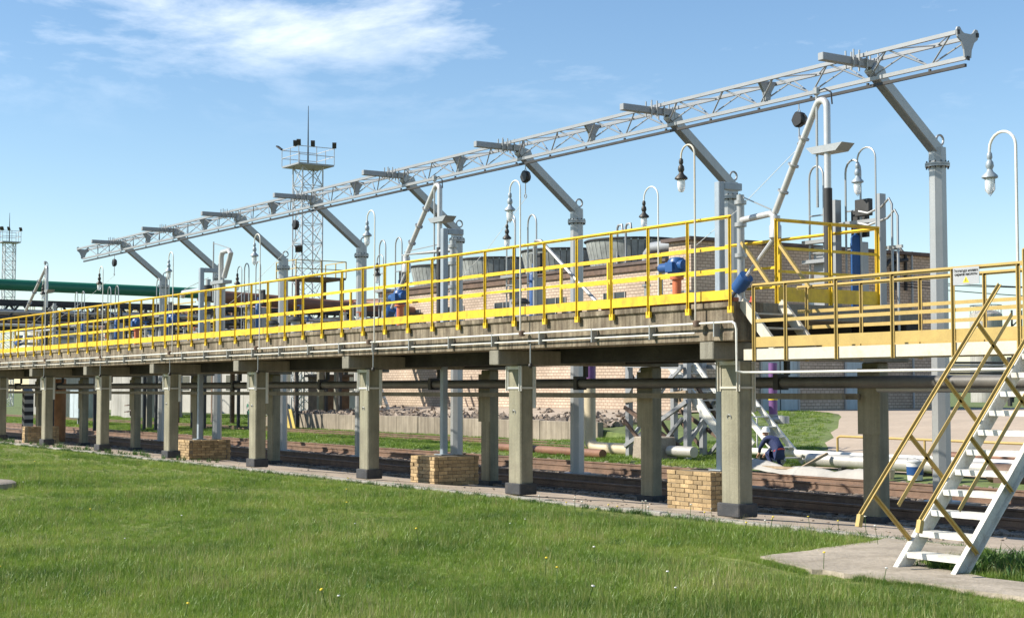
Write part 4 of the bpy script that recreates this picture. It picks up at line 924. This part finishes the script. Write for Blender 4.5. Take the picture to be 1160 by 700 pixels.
for z in (9.65, 10.2): MB().bar((-74.6,26.4,z),(-71.6,26.4,z),.05).bar((-71.6,26.4,z),(-71.6,30,z),.05).bar((-74.6,30,z),(-71.6,30,z),.05).build('rail', 'faded_yellow', t)
for x, y in ((-74.4,26.6),(-71.8,26.6),(-74.4,29.8),(-71.8,29.8)): MB().bar((x,y,-.3),(x,y,9),.22).build('leg', 'brown_steel', t)
def mast(cx, cy, z0, z1, w, ztip, label, lights=True):
    t = thing('lattice_mast', label, 'mast', (cx, cy, z0), 'lattice floodlight masts')
    h = w / 2; C4 = [(-h,-h),(h,-h),(h,h),(-h,h)]
    for a, b_ in C4: MB().tube([(cx+a,cy+b_,z0),(cx+a,cy+b_,z1)], .055, 6).build('leg', 'mast_steel', t)
    n = int((z1 - z0) / (w * .85)); dz_ = (z1 - z0) / n; br = MB()
    for k in range(n):
        z = z0 + k * dz_
        for i in range(4):
            a, b_ = C4[i], C4[(i+1)%4]
            br.tube([(cx+a[0],cy+a[1],z),(cx+b_[0],cy+b_[1],z+dz_)], .03, 5).tube([(cx+b_[0],cy+b_[1],z),(cx+a[0],cy+a[1],z+dz_)], .03, 5).tube([(cx+a[0],cy+a[1],z),(cx+b_[0],cy+b_[1],z)], .025, 5)
    br.build('lattice', 'mast_steel', t)
    W = w * .88
    MB().box(cx-W,cx+W,cy-W,cy+W,z1,z1+.12).build('platform', 'grey_steel', t)
    rl = MB()
    for a, b_ in ((-W,-W),(0,-W),(W,-W),(W,0),(W,W),(0,W),(-W,W),(-W,0)): rl.tube([(cx+a,cy+b_,z1+.1),(cx+a,cy+b_,z1+1.35)], .03, 5)
    for z in (.7, 1.3):
        rl.tube([(cx-W,cy-W,z1+z),(cx+W,cy-W,z1+z),(cx+W,cy+W,z1+z),(cx-W,cy+W,z1+z),(cx-W,cy-W,z1+z)], .03, 5)
    rl.build('guard_rail', 'mast_steel', t)
    MB().tube([(cx,cy,z1),(cx,cy,z1+1.6),(cx,cy,ztip)], [.06,.05,.02], 6).build('lightning_rod', 'dark_steel', t)
    for k, (a, b_) in enumerate(((-W,-W),(W,-W),(W,-.3),(W*.6,-W),(W,W))):
        MB().bar((cx+a,cy+b_,z1+1.35),(cx+a+.4*(1 if a>0 else -1),cy+b_-.2,z1+1.65),.3,.1).build('floodlight', 'dark_steel', t)
    if lights:
        for a in (.5, .9): MB().bar((cx+a,cy-h-.2,z1-6.2),(cx+a+.4,cy-h-.4,z1-5.85),.35,.16).build('floodlight', 'dark_steel', t)
    return t
mast(-82.0, 32.2, 0, 17.9, 1.6, 22.4, 'grey lattice floodlight mast rising behind the truss')
mast(-155, 30.6, 0, 18.2, 1.15, 21.6, 'small distant lattice mast at the left edge', False)
# long pale fence and shed, far left under the platform
t = thing('far_fence', 'long pale concrete fence far beyond the tracks on the left', 'fence', (-110, 34, 0))
for k in range(30): MB().box(-72 - 3*k - 2.95, -72 - 3*k, 36 + .0, 36.15, -.3, 1.75).build('panel', 'pale_wall', t)
t = thing('low_shed', 'low pale industrial shed behind the pipe bridge on the left', 'shed', (-95, 45, 0))
MB().box(-135,-78,42,52,-.3,4.6).build('wall', 'pale_wall', t); MB().box(-135.5,-77.5,41.5,52.5,4.6,4.9).build('roof', 'roof_edge', t)
for k in range(9): MB().box(-132+6*k,-129.5+6*k,41.96,42.05,1.6,3.2).build('window', 'dark_glass', t)
for k, (x, y, r, h) in enumerate(((-98, 26, 2.6, 7.4), (-91, 24, 2.2, 6.6), (-112, 24, 3, 8))):
    t = thing('process_tank', ['squat grey process tank behind the pipe bridge, rightmost but one', 'squat grey process tank behind the pipe bridge, rightmost', 'large process tank at the far left behind the pipe bridge'][k], 'tank', (x, y, 0))
    MB().lathe([(r,-.3),(r,h),(r*.5,h+.5)], (x, y, 0), 28).build('shell', 'tank_metal', t)
    for q in range(14): MB().tube([(x+r*math.cos(q*.449),y+r*math.sin(q*.449),h),(x+r*math.cos(q*.449),y+r*math.sin(q*.449),h+1)], .035, 5).build('rail_post', 'faded_yellow', t)
    MB().tube(arc((x,y,h+1), r, 0, 2*PI, 26, (1,0,0),(0,1,0)), .04, 5).build('rim_rail', 'faded_yellow', t)
t = thing('brown_duct', 'long rust-brown pipeline on trestles left of the brick building', 'pipeline', (-75, 33, 0))
MB().tube([(-92,26,7.6),(-66.5,37,7.6)], .45, 14).build('pipe', 'brown_pipe', t)
for f in (.1,.35,.6,.85): MB().bar((-92+25.5*f,26+11*f,-.2),(-92+25.5*f,26+11*f,7.2),.3).build('trestle', 'dark_steel', t)
t = thing('machinery_block', 'dark machinery frame with platforms behind the left railing', 'machinery', (-70, 20, 0))
for x in (-72,-69,-66):
    for y in (17.5, 21): MB().bar((x,y,-.3),(x,y,6.6),.22).build('leg', 'brown_steel', t)
for z in (3.2, 4.6, 6.0):
    MB().box(-72.2,-65.8,17.3,21.2,z,z+.15).build('deck', 'dark_steel', t)
    for y in (17.3,): MB().bar((-72.2,y,z+.9),(-65.8,y,z+.9),.06).bar((-72.2,y,z+.5),(-65.8,y,z+.5),.05).build('rail', 'faded_yellow', t)
for k, x in enumerate((-71.2,-69.6,-67.8)): MB().lathe([(.5,3.35),(.6,3.5),(.6,4.4),(.3,4.55)], (x,19,0), 14).build('vessel', ['insulation','beige_pipe','brown_pipe'][k], t)
for k in range(3): MB().bar((-72,17.5,.2+2*k),(-69,17.5,2.1+2*k),.12).build('brace', 'dark_steel', t)

# small trackside things on the left
t = thing('dwarf_signal', 'short white railway signal post with dark hooded lights', 'signal', (-57.3, 10.8, -.25))
MB().tube([(-57.3,10.8,-.25),(-57.3,10.8,.45)], .1, 10).build('post', 'white_paint', t)
for z in (.5, .82): MB().lathe([(.2,0),(.24,.06),(.24,.2),(.14,.27)], (-57.3,10.75,z), 12).prism([(-57.55,10.3,z+.2),(-57.05,10.3,z+.2),(-57.05,10.7,z+.27),(-57.55,10.7,z+.27)], (0,0,.03)).build('signal_head', 'brown_steel', t)
def striped(x, y, z0, z1, w, ca, cb, label, cat, name, lean=0):
    t = thing(name, label, cat, (x, y, z0)); n = 12; h = (z1 - z0) / n
    for k in range(n):
        za, zb = z0 + k*h, z0 + (k+1)*h; sk = h * .9
        P = [(x-w, y-w, za - sk*.5), (x+w, y-w, za + sk*.5 - sk), (x+w, y-w, zb + sk*.5 - sk), (x-w, y-w, zb - sk*.5)]
        P = [(x-w,y-w,za),(x+w,y-w,za-sk),(x+w,y-w,zb-sk),(x-w,y-w,zb)]
        MB().prism(P, (0, 2*w, 0)).build('band', ca if k % 2 else cb, t, smooth=False)
    return t
striped(-51.6, 3.8, -.2, 1.9, .2, 'stripe_white', 'stripe_black', 'black and white striped post at the far left under the platform', 'post', 'striped_post')
t = thing('buffer_board', 'yellow and black striped board at the end of the retaining wall', 'board', (-53.5, 17.5, -.2))
for k in range(6): MB().prism([(-54.3+.3*k,17.4,-.1),(-54.0+.3*k,17.4,-.1),(-54.5+.3*k,17.4,.85),(-54.8+.3*k,17.4,.85)], (0,.05,0)).build('band', 'stripe_yellow' if k % 2 else 'stripe_black', t, smooth=False)
for k, (x, y, z, lb) in enumerate(((-57.4, 17.0, -.2, 'round white sign on a thin post before the retaining wall'), (-66, 8.6, -.3, 'round white sign on a thin post before the white cabinets'))):
    t = thing('disc_sign', lb, 'sign', (x, y, z))
    MB().tube([(x,y,z),(x,y,z+1.05)], .04, 8).build('post', 'grey_steel', t)
    MB().tube([(x+.03,y-.05,z+1.2),(x+.03,y-.02,z+1.2)], .22, 16).build('disc', 'stripe_white', t); MB().tube([(x+.03,y-.065,z+1.2),(x+.03,y-.051,z+1.2)], .1, 12).build('mark', 'green_pipe', t)
    MB().box(x-.15,x+.15,y-.03,y,z+.7,z+.92).build('plate', 'green_pipe', t)
for k, (x, w, lb) in enumerate(((-74.0, 1.3, 'white equipment cabinet on legs, left one of the pair'), (-69.9, 1.6, 'pale blue equipment cabinet, right one of the pair'))):
    t = thing('equipment_cabinet', lb, 'cabinet', (x, 12, -.2))
    MB().box(x-w/2,x+w/2,11.6,12.6,.2,1.8).build('body', 'white_paint' if k == 0 else 'door_blue', t, bevel=.02)
    MB().box(x-.02,x+.02,11.585,11.6,.25,1.75).build('door_joint', 'grey_steel', t)
    for a in (-w/2+.1, w/2-.1): MB().bar((x+a,12.1,-.25),(x+a,12.1,.2),.12).build('leg', 'grey_steel', t)
t = thing('rusty_column', 'rust-brown steel column at the far left under the platform', 'column', (-47.3, 3.95, -.4))
MB().lathe([(.24,-.4),(.24,2.3)], (-47.3,3.95,0), 10).build('shaft', 'rusty_orange', t)
t = thing('white_ladder', 'white steel ladder stair with yellow handrail far beyond the third front column', 'ladder', (-55, 24, 0))
for y in (23.6, 24.3): MB().bar((-58,y,4.2),(-55,y,.3),.08,.2).build('stringer', 'white_paint', t)
for k in range(13): MB().box(-57.9+.23*k,-57.65+.23*k,23.62,24.28,4.05-.3*k,4.08-.3*k).build('tread', 'white_paint', t)
MB().tube([(-58,23.55,5.1),(-55,23.55,1.2)], .04, 6).build('handrail', 'sign_yellow', t)
t = thing('brown_hut', 'dark brown hut with a white lattice leg on the grassy bank', 'hut', (-66, 26, .2))
MB().box(-67.2,-65.2,25.2,27,.2,2.6).build('wall', 'brown_steel', t); MB().box(-67.4,-65,25,27.2,2.6,2.75).build('roof', 'roof_edge', t)
for x in (-68.6,-67.8): MB().bar((x,25.2,0),(x,25.2,3.4),.08).build('lattice_leg', 'white_paint', t)
for k in range(6): MB().bar((-68.6,25.2,.2+.5*k),(-67.8,25.2,.7+.5*k),.05).build('lattice_brace', 'white_paint', t)
# manhole at the left of the lawn
t = thing('manhole', 'round concrete manhole ring with dark cover in the lawn at the left edge', 'manhole', (-11.5, -8.3, 0))
MB().lathe([(1.0,-.05),(1.0,.1),(.95,.13),(.55,.13)], (-12.0,-8.6,0), 28).build('ring', 'pad_concrete', t)
MB().lathe([(.53,.1),(.53,.17),(.45,.19)], (-12.0,-8.6,0), 24).build('cover', 'bitumen', t)

# ------------------------------------------------------------------ crouching worker
def skin_mesh(name, verts, edges, radii, m, parent, sub=2, root=0):
    me = bpy.data.meshes.new(name); off = parent.location if parent else Vector((0,0,0))
    me.from_pydata([tuple(Vector(v) - off) for v in verts], edges, []); o = bpy.data.objects.new(name, me); COL.objects.link(o); o.parent = parent
    o.modifiers.new('skin', 'SKIN'); sv = me.skin_vertices[0].data
    for i, r in enumerate(radii): sv[i].radius = (r, r) if not isinstance(r, tuple) else r
    for i in range(len(verts)): sv[i].use_root = (i == root)
    s_ = o.modifiers.new('sub', 'SUBSURF'); s_.levels = sub; s_.render_levels = sub
    me.materials.append(MATS[m])
    for p in me.polygons: p.use_smooth = True
    return o
WX, WY, WZ = -12.45, 12.5, -.24
w = thing('person', 'crouching worker in dark blue overalls bending over beside the front column', 'person', (WX, WY, WZ))
def P(a, b_, c): return (WX + a, WY + b_, WZ + c)
# facing -x (left); pelvis low, torso bent forward, both arms reaching down
bv = [P(.16,0,.34), P(.06,0,.52), P(-.12,0,.70), P(-.26,0,.80), P(-.34,0,.86),      # pelvis, waist, chest, shoulders base, neck
      P(.10,.12,.32), P(-.24,.16,.44), P(-.06,.15,.10), P(-.16,.15,.05),            # left leg: hip, knee, ankle, toe
      P(.10,-.12,.32), P(-.24,-.17,.42), P(-.04,-.15,.10), P(-.15,-.15,.05),        # right leg
      P(-.24,.2,.76), P(-.40,.22,.54), P(-.56,.14,.38),                             # left arm
      P(-.24,-.2,.76), P(-.42,-.22,.54), P(-.58,-.10,.40)]
be = [(0,1),(1,2),(2,3),(3,4),(0,5),(5,6),(6,7),(7,8),(0,9),(9,10),(10,11),(11,12),(3,13),(13,14),(14,15),(3,16),(16,17),(17,18)]
brd = [.16,.155,.165,.13,.06,.105,.075,.055,.05,.105,.075,.055,.05,.075,.055,.042,.075,.055,.042]
skin_mesh('body', bv, be, brd, 'navy_cloth', w)
hv = [P(-.37,0,.89), P(-.43,0,.95), P(-.47,0,.98)]
skin_mesh('head', [P(-.35,0,.87), P(-.42,0,.93), P(-.46,0,.96), P(-.53,0,.90)], [(0,1),(1,2),(1,3)], [.055,.095,.09,.04], 'skin', w)
MB().lathe([(.005,.13),(.07,.11),(.105,.05),(.115,-.01),(.13,-.02)][::-1], P(-.43,0,.97), 16).build('cap', 'white_plastic', w)
for s, hx in ((1, -.56), (-1, -.58)):
    hy = .14 if s > 0 else -.10
    hp = [P(hx,hy,.38 if s > 0 else .40), P(hx-.05,hy-s*.02,.33)]; hr = [.032,.036]; he = [(0,1)]
    for f, (dy, L) in enumerate(((.034,.05),(.012,.062),(-.012,.06),(-.033,.048))):
        i = len(hp); hp += [P(hx-.075,hy-s*.02+dy,.31), P(hx-.09-L*.4,hy-s*.02+dy,.28-L*.5)]; hr += [.011,.009]; he += [(1,i),(i,i+1)]
    i = len(hp); hp += [P(hx-.03,hy-s*.06,.33), P(hx-.055,hy-s*.075,.30)]; hr += [.013,.01]; he += [(1,i),(i,i+1)]
    skin_mesh('hand', hp, he, hr, 'skin', w, 1)
for s in (-1, 1): MB().prism([P(.02,s*.15-.05,.0),P(-.26,s*.15-.05,.0),P(-.27,s*.15-.05,.05),P(-.12,s*.15-.05,.11),P(.02,s*.15-.05,.12)], (0,.1,0)).build('boot', 'black_rubber', w, bevel=.02)
MB().tube(arc(P(.08,0,.47), .162, 0, 2*PI, 20, (.55,0,.3), (0,1,0)), .02, 6).build('belt', 'red_paint', w)

# ------------------------------------------------------------------ grass
def blade_clump(name, n, h, spread, w, m, seed, lean=.5):
    r = random.Random(seed); V = []; F = []
    for i in range(n):
        a = r.uniform(0, 2*PI); rr = spread * math.sqrt(r.random()); bx_, by_ = rr*math.cos(a), rr*math.sin(a)
        hh = h * r.uniform(.45, 1.1); dirx = r.uniform(0, 2*PI); le = lean * hh * r.uniform(.15, 1); ww = w * r.uniform(.7, 1.3); fa = r.uniform(0, PI)
        sx, sy = math.cos(fa)*ww/2, math.sin(fa)*ww/2; dx, dy = math.cos(dirx)*le, math.sin(dirx)*le
        o = len(V)
        for t_, k in ((0, 1), (.5, .8)):
            cx, cy, cz = bx_ + dx*t_*t_, by_ + dy*t_*t_, hh*t_
            V += [(cx - sx*k, cy - sy*k, cz), (cx + sx*k, cy + sy*k, cz)]
        V.append((bx_ + dx, by_ + dy, hh*(1 - .12*lean)))
        F += [(o, o+1, o+3, o+2), (o+2, o+3, o+4)]
    me = bpy.data.meshes.new(name); me.from_pydata(V, [], F); me.materials.append(MATS[m]); return me
def scatter(name, meshes, pts, scales, label, cat, weights=None):
    """one point cloud mesh, clump meshes instanced on it by geometry nodes"""
    me = bpy.data.meshes.new(name); me.from_pydata([tuple(p) for p in pts], [], []); n = len(pts)
    at = me.attributes.new('scl', 'FLOAT', 'POINT'); at.data.foreach_set('value', np.asarray(scales, np.float32))
    ai = me.attributes.new('idx', 'INT', 'POINT'); ai.data.foreach_set('value', (rng.integers(0, len(meshes), n) if weights is None else rng.choice(len(meshes), n, p=np.array(weights) / sum(weights))).astype(np.int32))
    ar = me.attributes.new('rot', 'FLOAT_VECTOR', 'POINT')
    rt = np.zeros((n, 3), np.float32); rt[:, 0] = rng.normal(0, .12, n); rt[:, 1] = rng.normal(0, .12, n); rt[:, 2] = rng.uniform(0, 2*PI, n); ar.data.foreach_set('vector', rt.ravel())
    o = bpy.data.objects.new(name, me); COL.objects.link(o)
    ng = bpy.data.node_groups.new(name, 'GeometryNodeTree'); ng.interface.new_socket('Geometry', in_out='INPUT', socket_type='NodeSocketGeometry'); ng.interface.new_socket('Geometry', in_out='OUTPUT', socket_type='NodeSocketGeometry')
    N = ng.nodes; L = ng.links; gi = N.new('NodeGroupInput'); go = N.new('NodeGroupOutput')
    jn = N.new('GeometryNodeGeometryToInstance')
    for q in meshes[::-1]:
        so = bpy.data.objects.new(q.name, q); oi = N.new('GeometryNodeObjectInfo'); oi.inputs[0].default_value = so; oi.inputs['As Instance'].default_value = False
        L.new(oi.outputs['Geometry'], jn.inputs[0])
    ip = N.new('GeometryNodeInstanceOnPoints'); L.new(gi.outputs[0], ip.inputs['Points']); L.new(jn.outputs[0], ip.inputs['Instance']); ip.inputs['Pick Instance'].default_value = True
    def named(a, ty):
        x = N.new('GeometryNodeInputNamedAttribute'); x.data_type = ty; x.inputs[0].default_value = a; return x.outputs[0]
    L.new(named('idx', 'INT'), ip.inputs['Instance Index']); L.new(named('scl', 'FLOAT'), ip.inputs['Scale'])
    er = N.new('FunctionNodeEulerToRotation'); L.new(named('rot', 'FLOAT_VECTOR'), er.inputs[0]); L.new(er.outputs[0], ip.inputs['Rotation'])
    L.new(ip.outputs[0], go.inputs[0])
    md = o.modifiers.new('scatter', 'NODES'); md.node_group = ng
    stuff(o); return tag(o, label, cat)
clumps = [blade_clump('grass_clump', 30, .13, .11, .0058, 'grass_blade', s, .6) for s in range(6)] + [blade_clump('grass_clump', 10, .24, .1, .0045, 'grass_stalk', 11, .25), blade_clump('grass_clump', 22, .12, .09, .010, 'weed_leaf', 12, .9)]
pts = []; scl = []
cx, cy = 17.49, -15.69
def patchy(x, y): return .5 + .25*math.sin(x*.9 + 1.3*math.sin(y*.7)) + .25*math.sin(y*1.7 + .8*math.sin(x*.6 + 2))
def in_pad(x, y):
    if 4.5 < x < 9.4 and -4.6 < y < -1.62:
        if x < 6.3 and y > -4.45: return x > 5.2 - (y + 4.45) * .2
        if y < -3.7: return True
    return (x + 12.0)**2 + (y + 8.6)**2 < 1.0
def near_pad(x, y): return any(in_pad(x - .72*q, y + .69*q) for q in (.3, .7, 1.1))
for i in range(420000):
    # sample in polar form round the camera so that the density follows what one can see
    d = 8.0 * (75 / 8.0) ** (random.random() ** 1.12); a = math.radians(random.uniform(92, 176))
    x = cx + d*math.cos(a); y = cy + d*math.sin(a)
    if y > -1.62 + .1*math.sin(x*1.7) + (.5*max(0, math.sin(x*.9)) if x < -15 else 0) or y < -15.5 or x > 12: continue
    if in_pad(x, y): continue
    ang = math.degrees(a)
    if y > -1.55 and random.random() < .55: continue
    if x < -9 and abs(y + 3.0 + .35*math.sin(x*.23)) < .38 and random.random() < .72: continue
    pq = patchy(x, y)
    pts.append((x, y, max(gz(x, y), -.02) - .01)); scl.append(random.uniform(.45, 1.05) * (.5 + .65*pq) * (.62 if y > -2.2 else 1.0) * (.5 if near_pad(x, y) else 1.0))
scatter('lawn_grass', clumps, pts, scl, 'long green meadow grass covering the lawn in the foreground', 'grass', [5]*6 + [3, 1.6])
pts = []; scl = []
for i in range(3800):
    q = random.choice(rag); q2 = rag[(rag.index(q) + 1) % len(rag)]; f = random.random()
    x = q[0] + (q2[0] - q[0]) * f + random.gauss(0, .06); y = q[1] + (q2[1] - q[1]) * f + random.gauss(0, .06)
    if math.sin(x * 3.1 + y * 2) > -.55: pts.append((x, y, 0)); scl.append(random.uniform(.2, .55))
scatter('slab_edge_grass', clumps, pts, scl, 'grass tufts creeping over the edge of the concrete slab', 'grass', [5]*6 + [2, 3])
# weeds along the kerb and around the stair foot
wd = [blade_clump('weed_clump', 16, .28, .1, .02, 'weed_leaf', s, .9) for s in range(3)]
pts = []; scl = []
for i in range(2600):
    x = 11 - 60*random.random()**1.4; y = -1.62 + random.gauss(0, .1)
    if random.random() < .5 + .5*math.sin(x*2.3)*math.sin(x*.7): pts.append((x, y, -.02)); scl.append(random.uniform(.2, .5))
for i in range(500):
    x = random.uniform(6.6, 10.5); y = random.uniform(-3.6, -1.6); pts.append((x, y, -.02)); scl.append(random.uniform(.4, .9))
for i in range(170):
    d = 9 * (45/9)**random.random(); a = math.radians(random.uniform(95, 172)); x0 = cx + d*math.cos(a); y0 = cy + d*math.sin(a)
    if not (-14 < y0 < -2) or in_pad(x0, y0): continue
    for q in range(random.randint(2, 14)):
        x = x0 + random.gauss(0, .16); y = y0 + random.gauss(0, .16); pts.append((x, y, -.02)); scl.append(random.uniform(.22, .5))
for i in range(700):
    x = -20 - 40*random.random(); y = random.uniform(-1.4, .9); 
    if random.random() < .3 + .5*math.sin(x*1.3): pts.append((x, y, gz(x, y) - .01)); scl.append(random.uniform(.3, .8))
scatter('kerb_weeds', wd, pts, scl, 'leafy weeds growing along the kerb and under the staircase', 'weeds')
# grass beyond the tracks
fg = [blade_clump('far_grass_clump', 26, .3, .3, .03, 'grass_blade', s + 30, .7) for s in range(3)]
pts = []; scl = []
for i in range(42000):
    x = random.uniform(-100, -11); y = random.uniform(11, 19.5) if random.random() < .6 else random.uniform(19.9, 34)
    if y > 19.9 and -61 < x < yard_edge(y) - 6: continue
    if x > yard_edge(max(y, 13)) - .3 and y > 13: continue
    if y > 19.9 and -62 < x < -33: continue
    if 15.6 < y < 17.6 and random.random() < .7: continue
    if x > -14 and y < 13: continue
    pts.append((x, y, gz(x, y) - .02)); scl.append(random.uniform(.2, .5))
scatter('bank_grass', fg, pts, scl, 'rough green grass between the far tracks and on the bank', 'grass')
# dandelions
def flower_mesh(nm, m, h):
    b = MB(); b.lathe([(.003,0),(.003,h)], (0,0,0), 4); me0 = len(b.f)
    b.lathe([(.005,h),(.014,h+.006),(.01,h+.013)], (0,0,0), 8)
    me = bpy.data.meshes.new(nm); me.from_pydata(b.v, [], b.f); me.materials.append(MATS['weed_leaf']); me.materials.append(MATS[m])
    for i, p in enumerate(me.polygons): p.material_index = 1 if i >= me0 else 0
    return me
pts = []; scl = []
for i in range(90):
    d = 9 * (40/9)**random.random(); a = math.radians(random.uniform(95, 172)); x = cx + d*math.cos(a); y = cy + d*math.sin(a)
    if -14 < y < -1.6 and not in_pad(x, y): pts.append((x, y, 0)); scl.append(random.uniform(.8, 1.2))
for i in range(22): pts.append((random.uniform(-2, 5), random.uniform(-3.2, -1.6), 0)); scl.append(random.uniform(.9, 1.3))
scatter('wildflowers', [flower_mesh('dandelion_stem', 'dandelion', .2), flower_mesh('seedhead_stem', 'white_paint', .24)], pts, scl, 'scattered yellow and white dandelion heads in the lawn', 'flowers')
# stones on the track bed
sb = []
for s in range(4):
    r = random.Random(s); b = MB(); P8 = [((a + r.uniform(-.3,.3))*.05, (q + r.uniform(-.3,.3))*.05, (c + r.uniform(-.3,.3))*.035) for c in (-1,1) for a, q in ((-1,-1),(1,-1),(1,1),(-1,1))]
    b.add(P8, [(3,2,1,0),(4,5,6,7),(0,1,5,4),(1,2,6,5),(2,3,7,6),(3,0,4,7)])
    me = bpy.data.meshes.new('ballast_stone'); me.from_pydata(b.v, [], b.f); me.materials.append(MATS['rubble' if s == 3 else 'ballast']); sb.append(me)
pts = []; scl = []
for i in range(30000):
    x = 8 - 60*random.random()**1.2; y = random.uniform(3.4, 11.3); pts.append((x, y, gz(x, y) + .01)); scl.append(random.uniform(.4, 1.2))
for i in range(350):
    x = 9 - 60*random.random()**1.2; y = random.uniform(-1.3, 3.4); pts.append((x, y, gz(x, y))); scl.append(random.uniform(.15, .5))
scatter('ballast_stones', sb, pts, scl, 'loose grey and brown ballast stones between the rails', 'ballast')
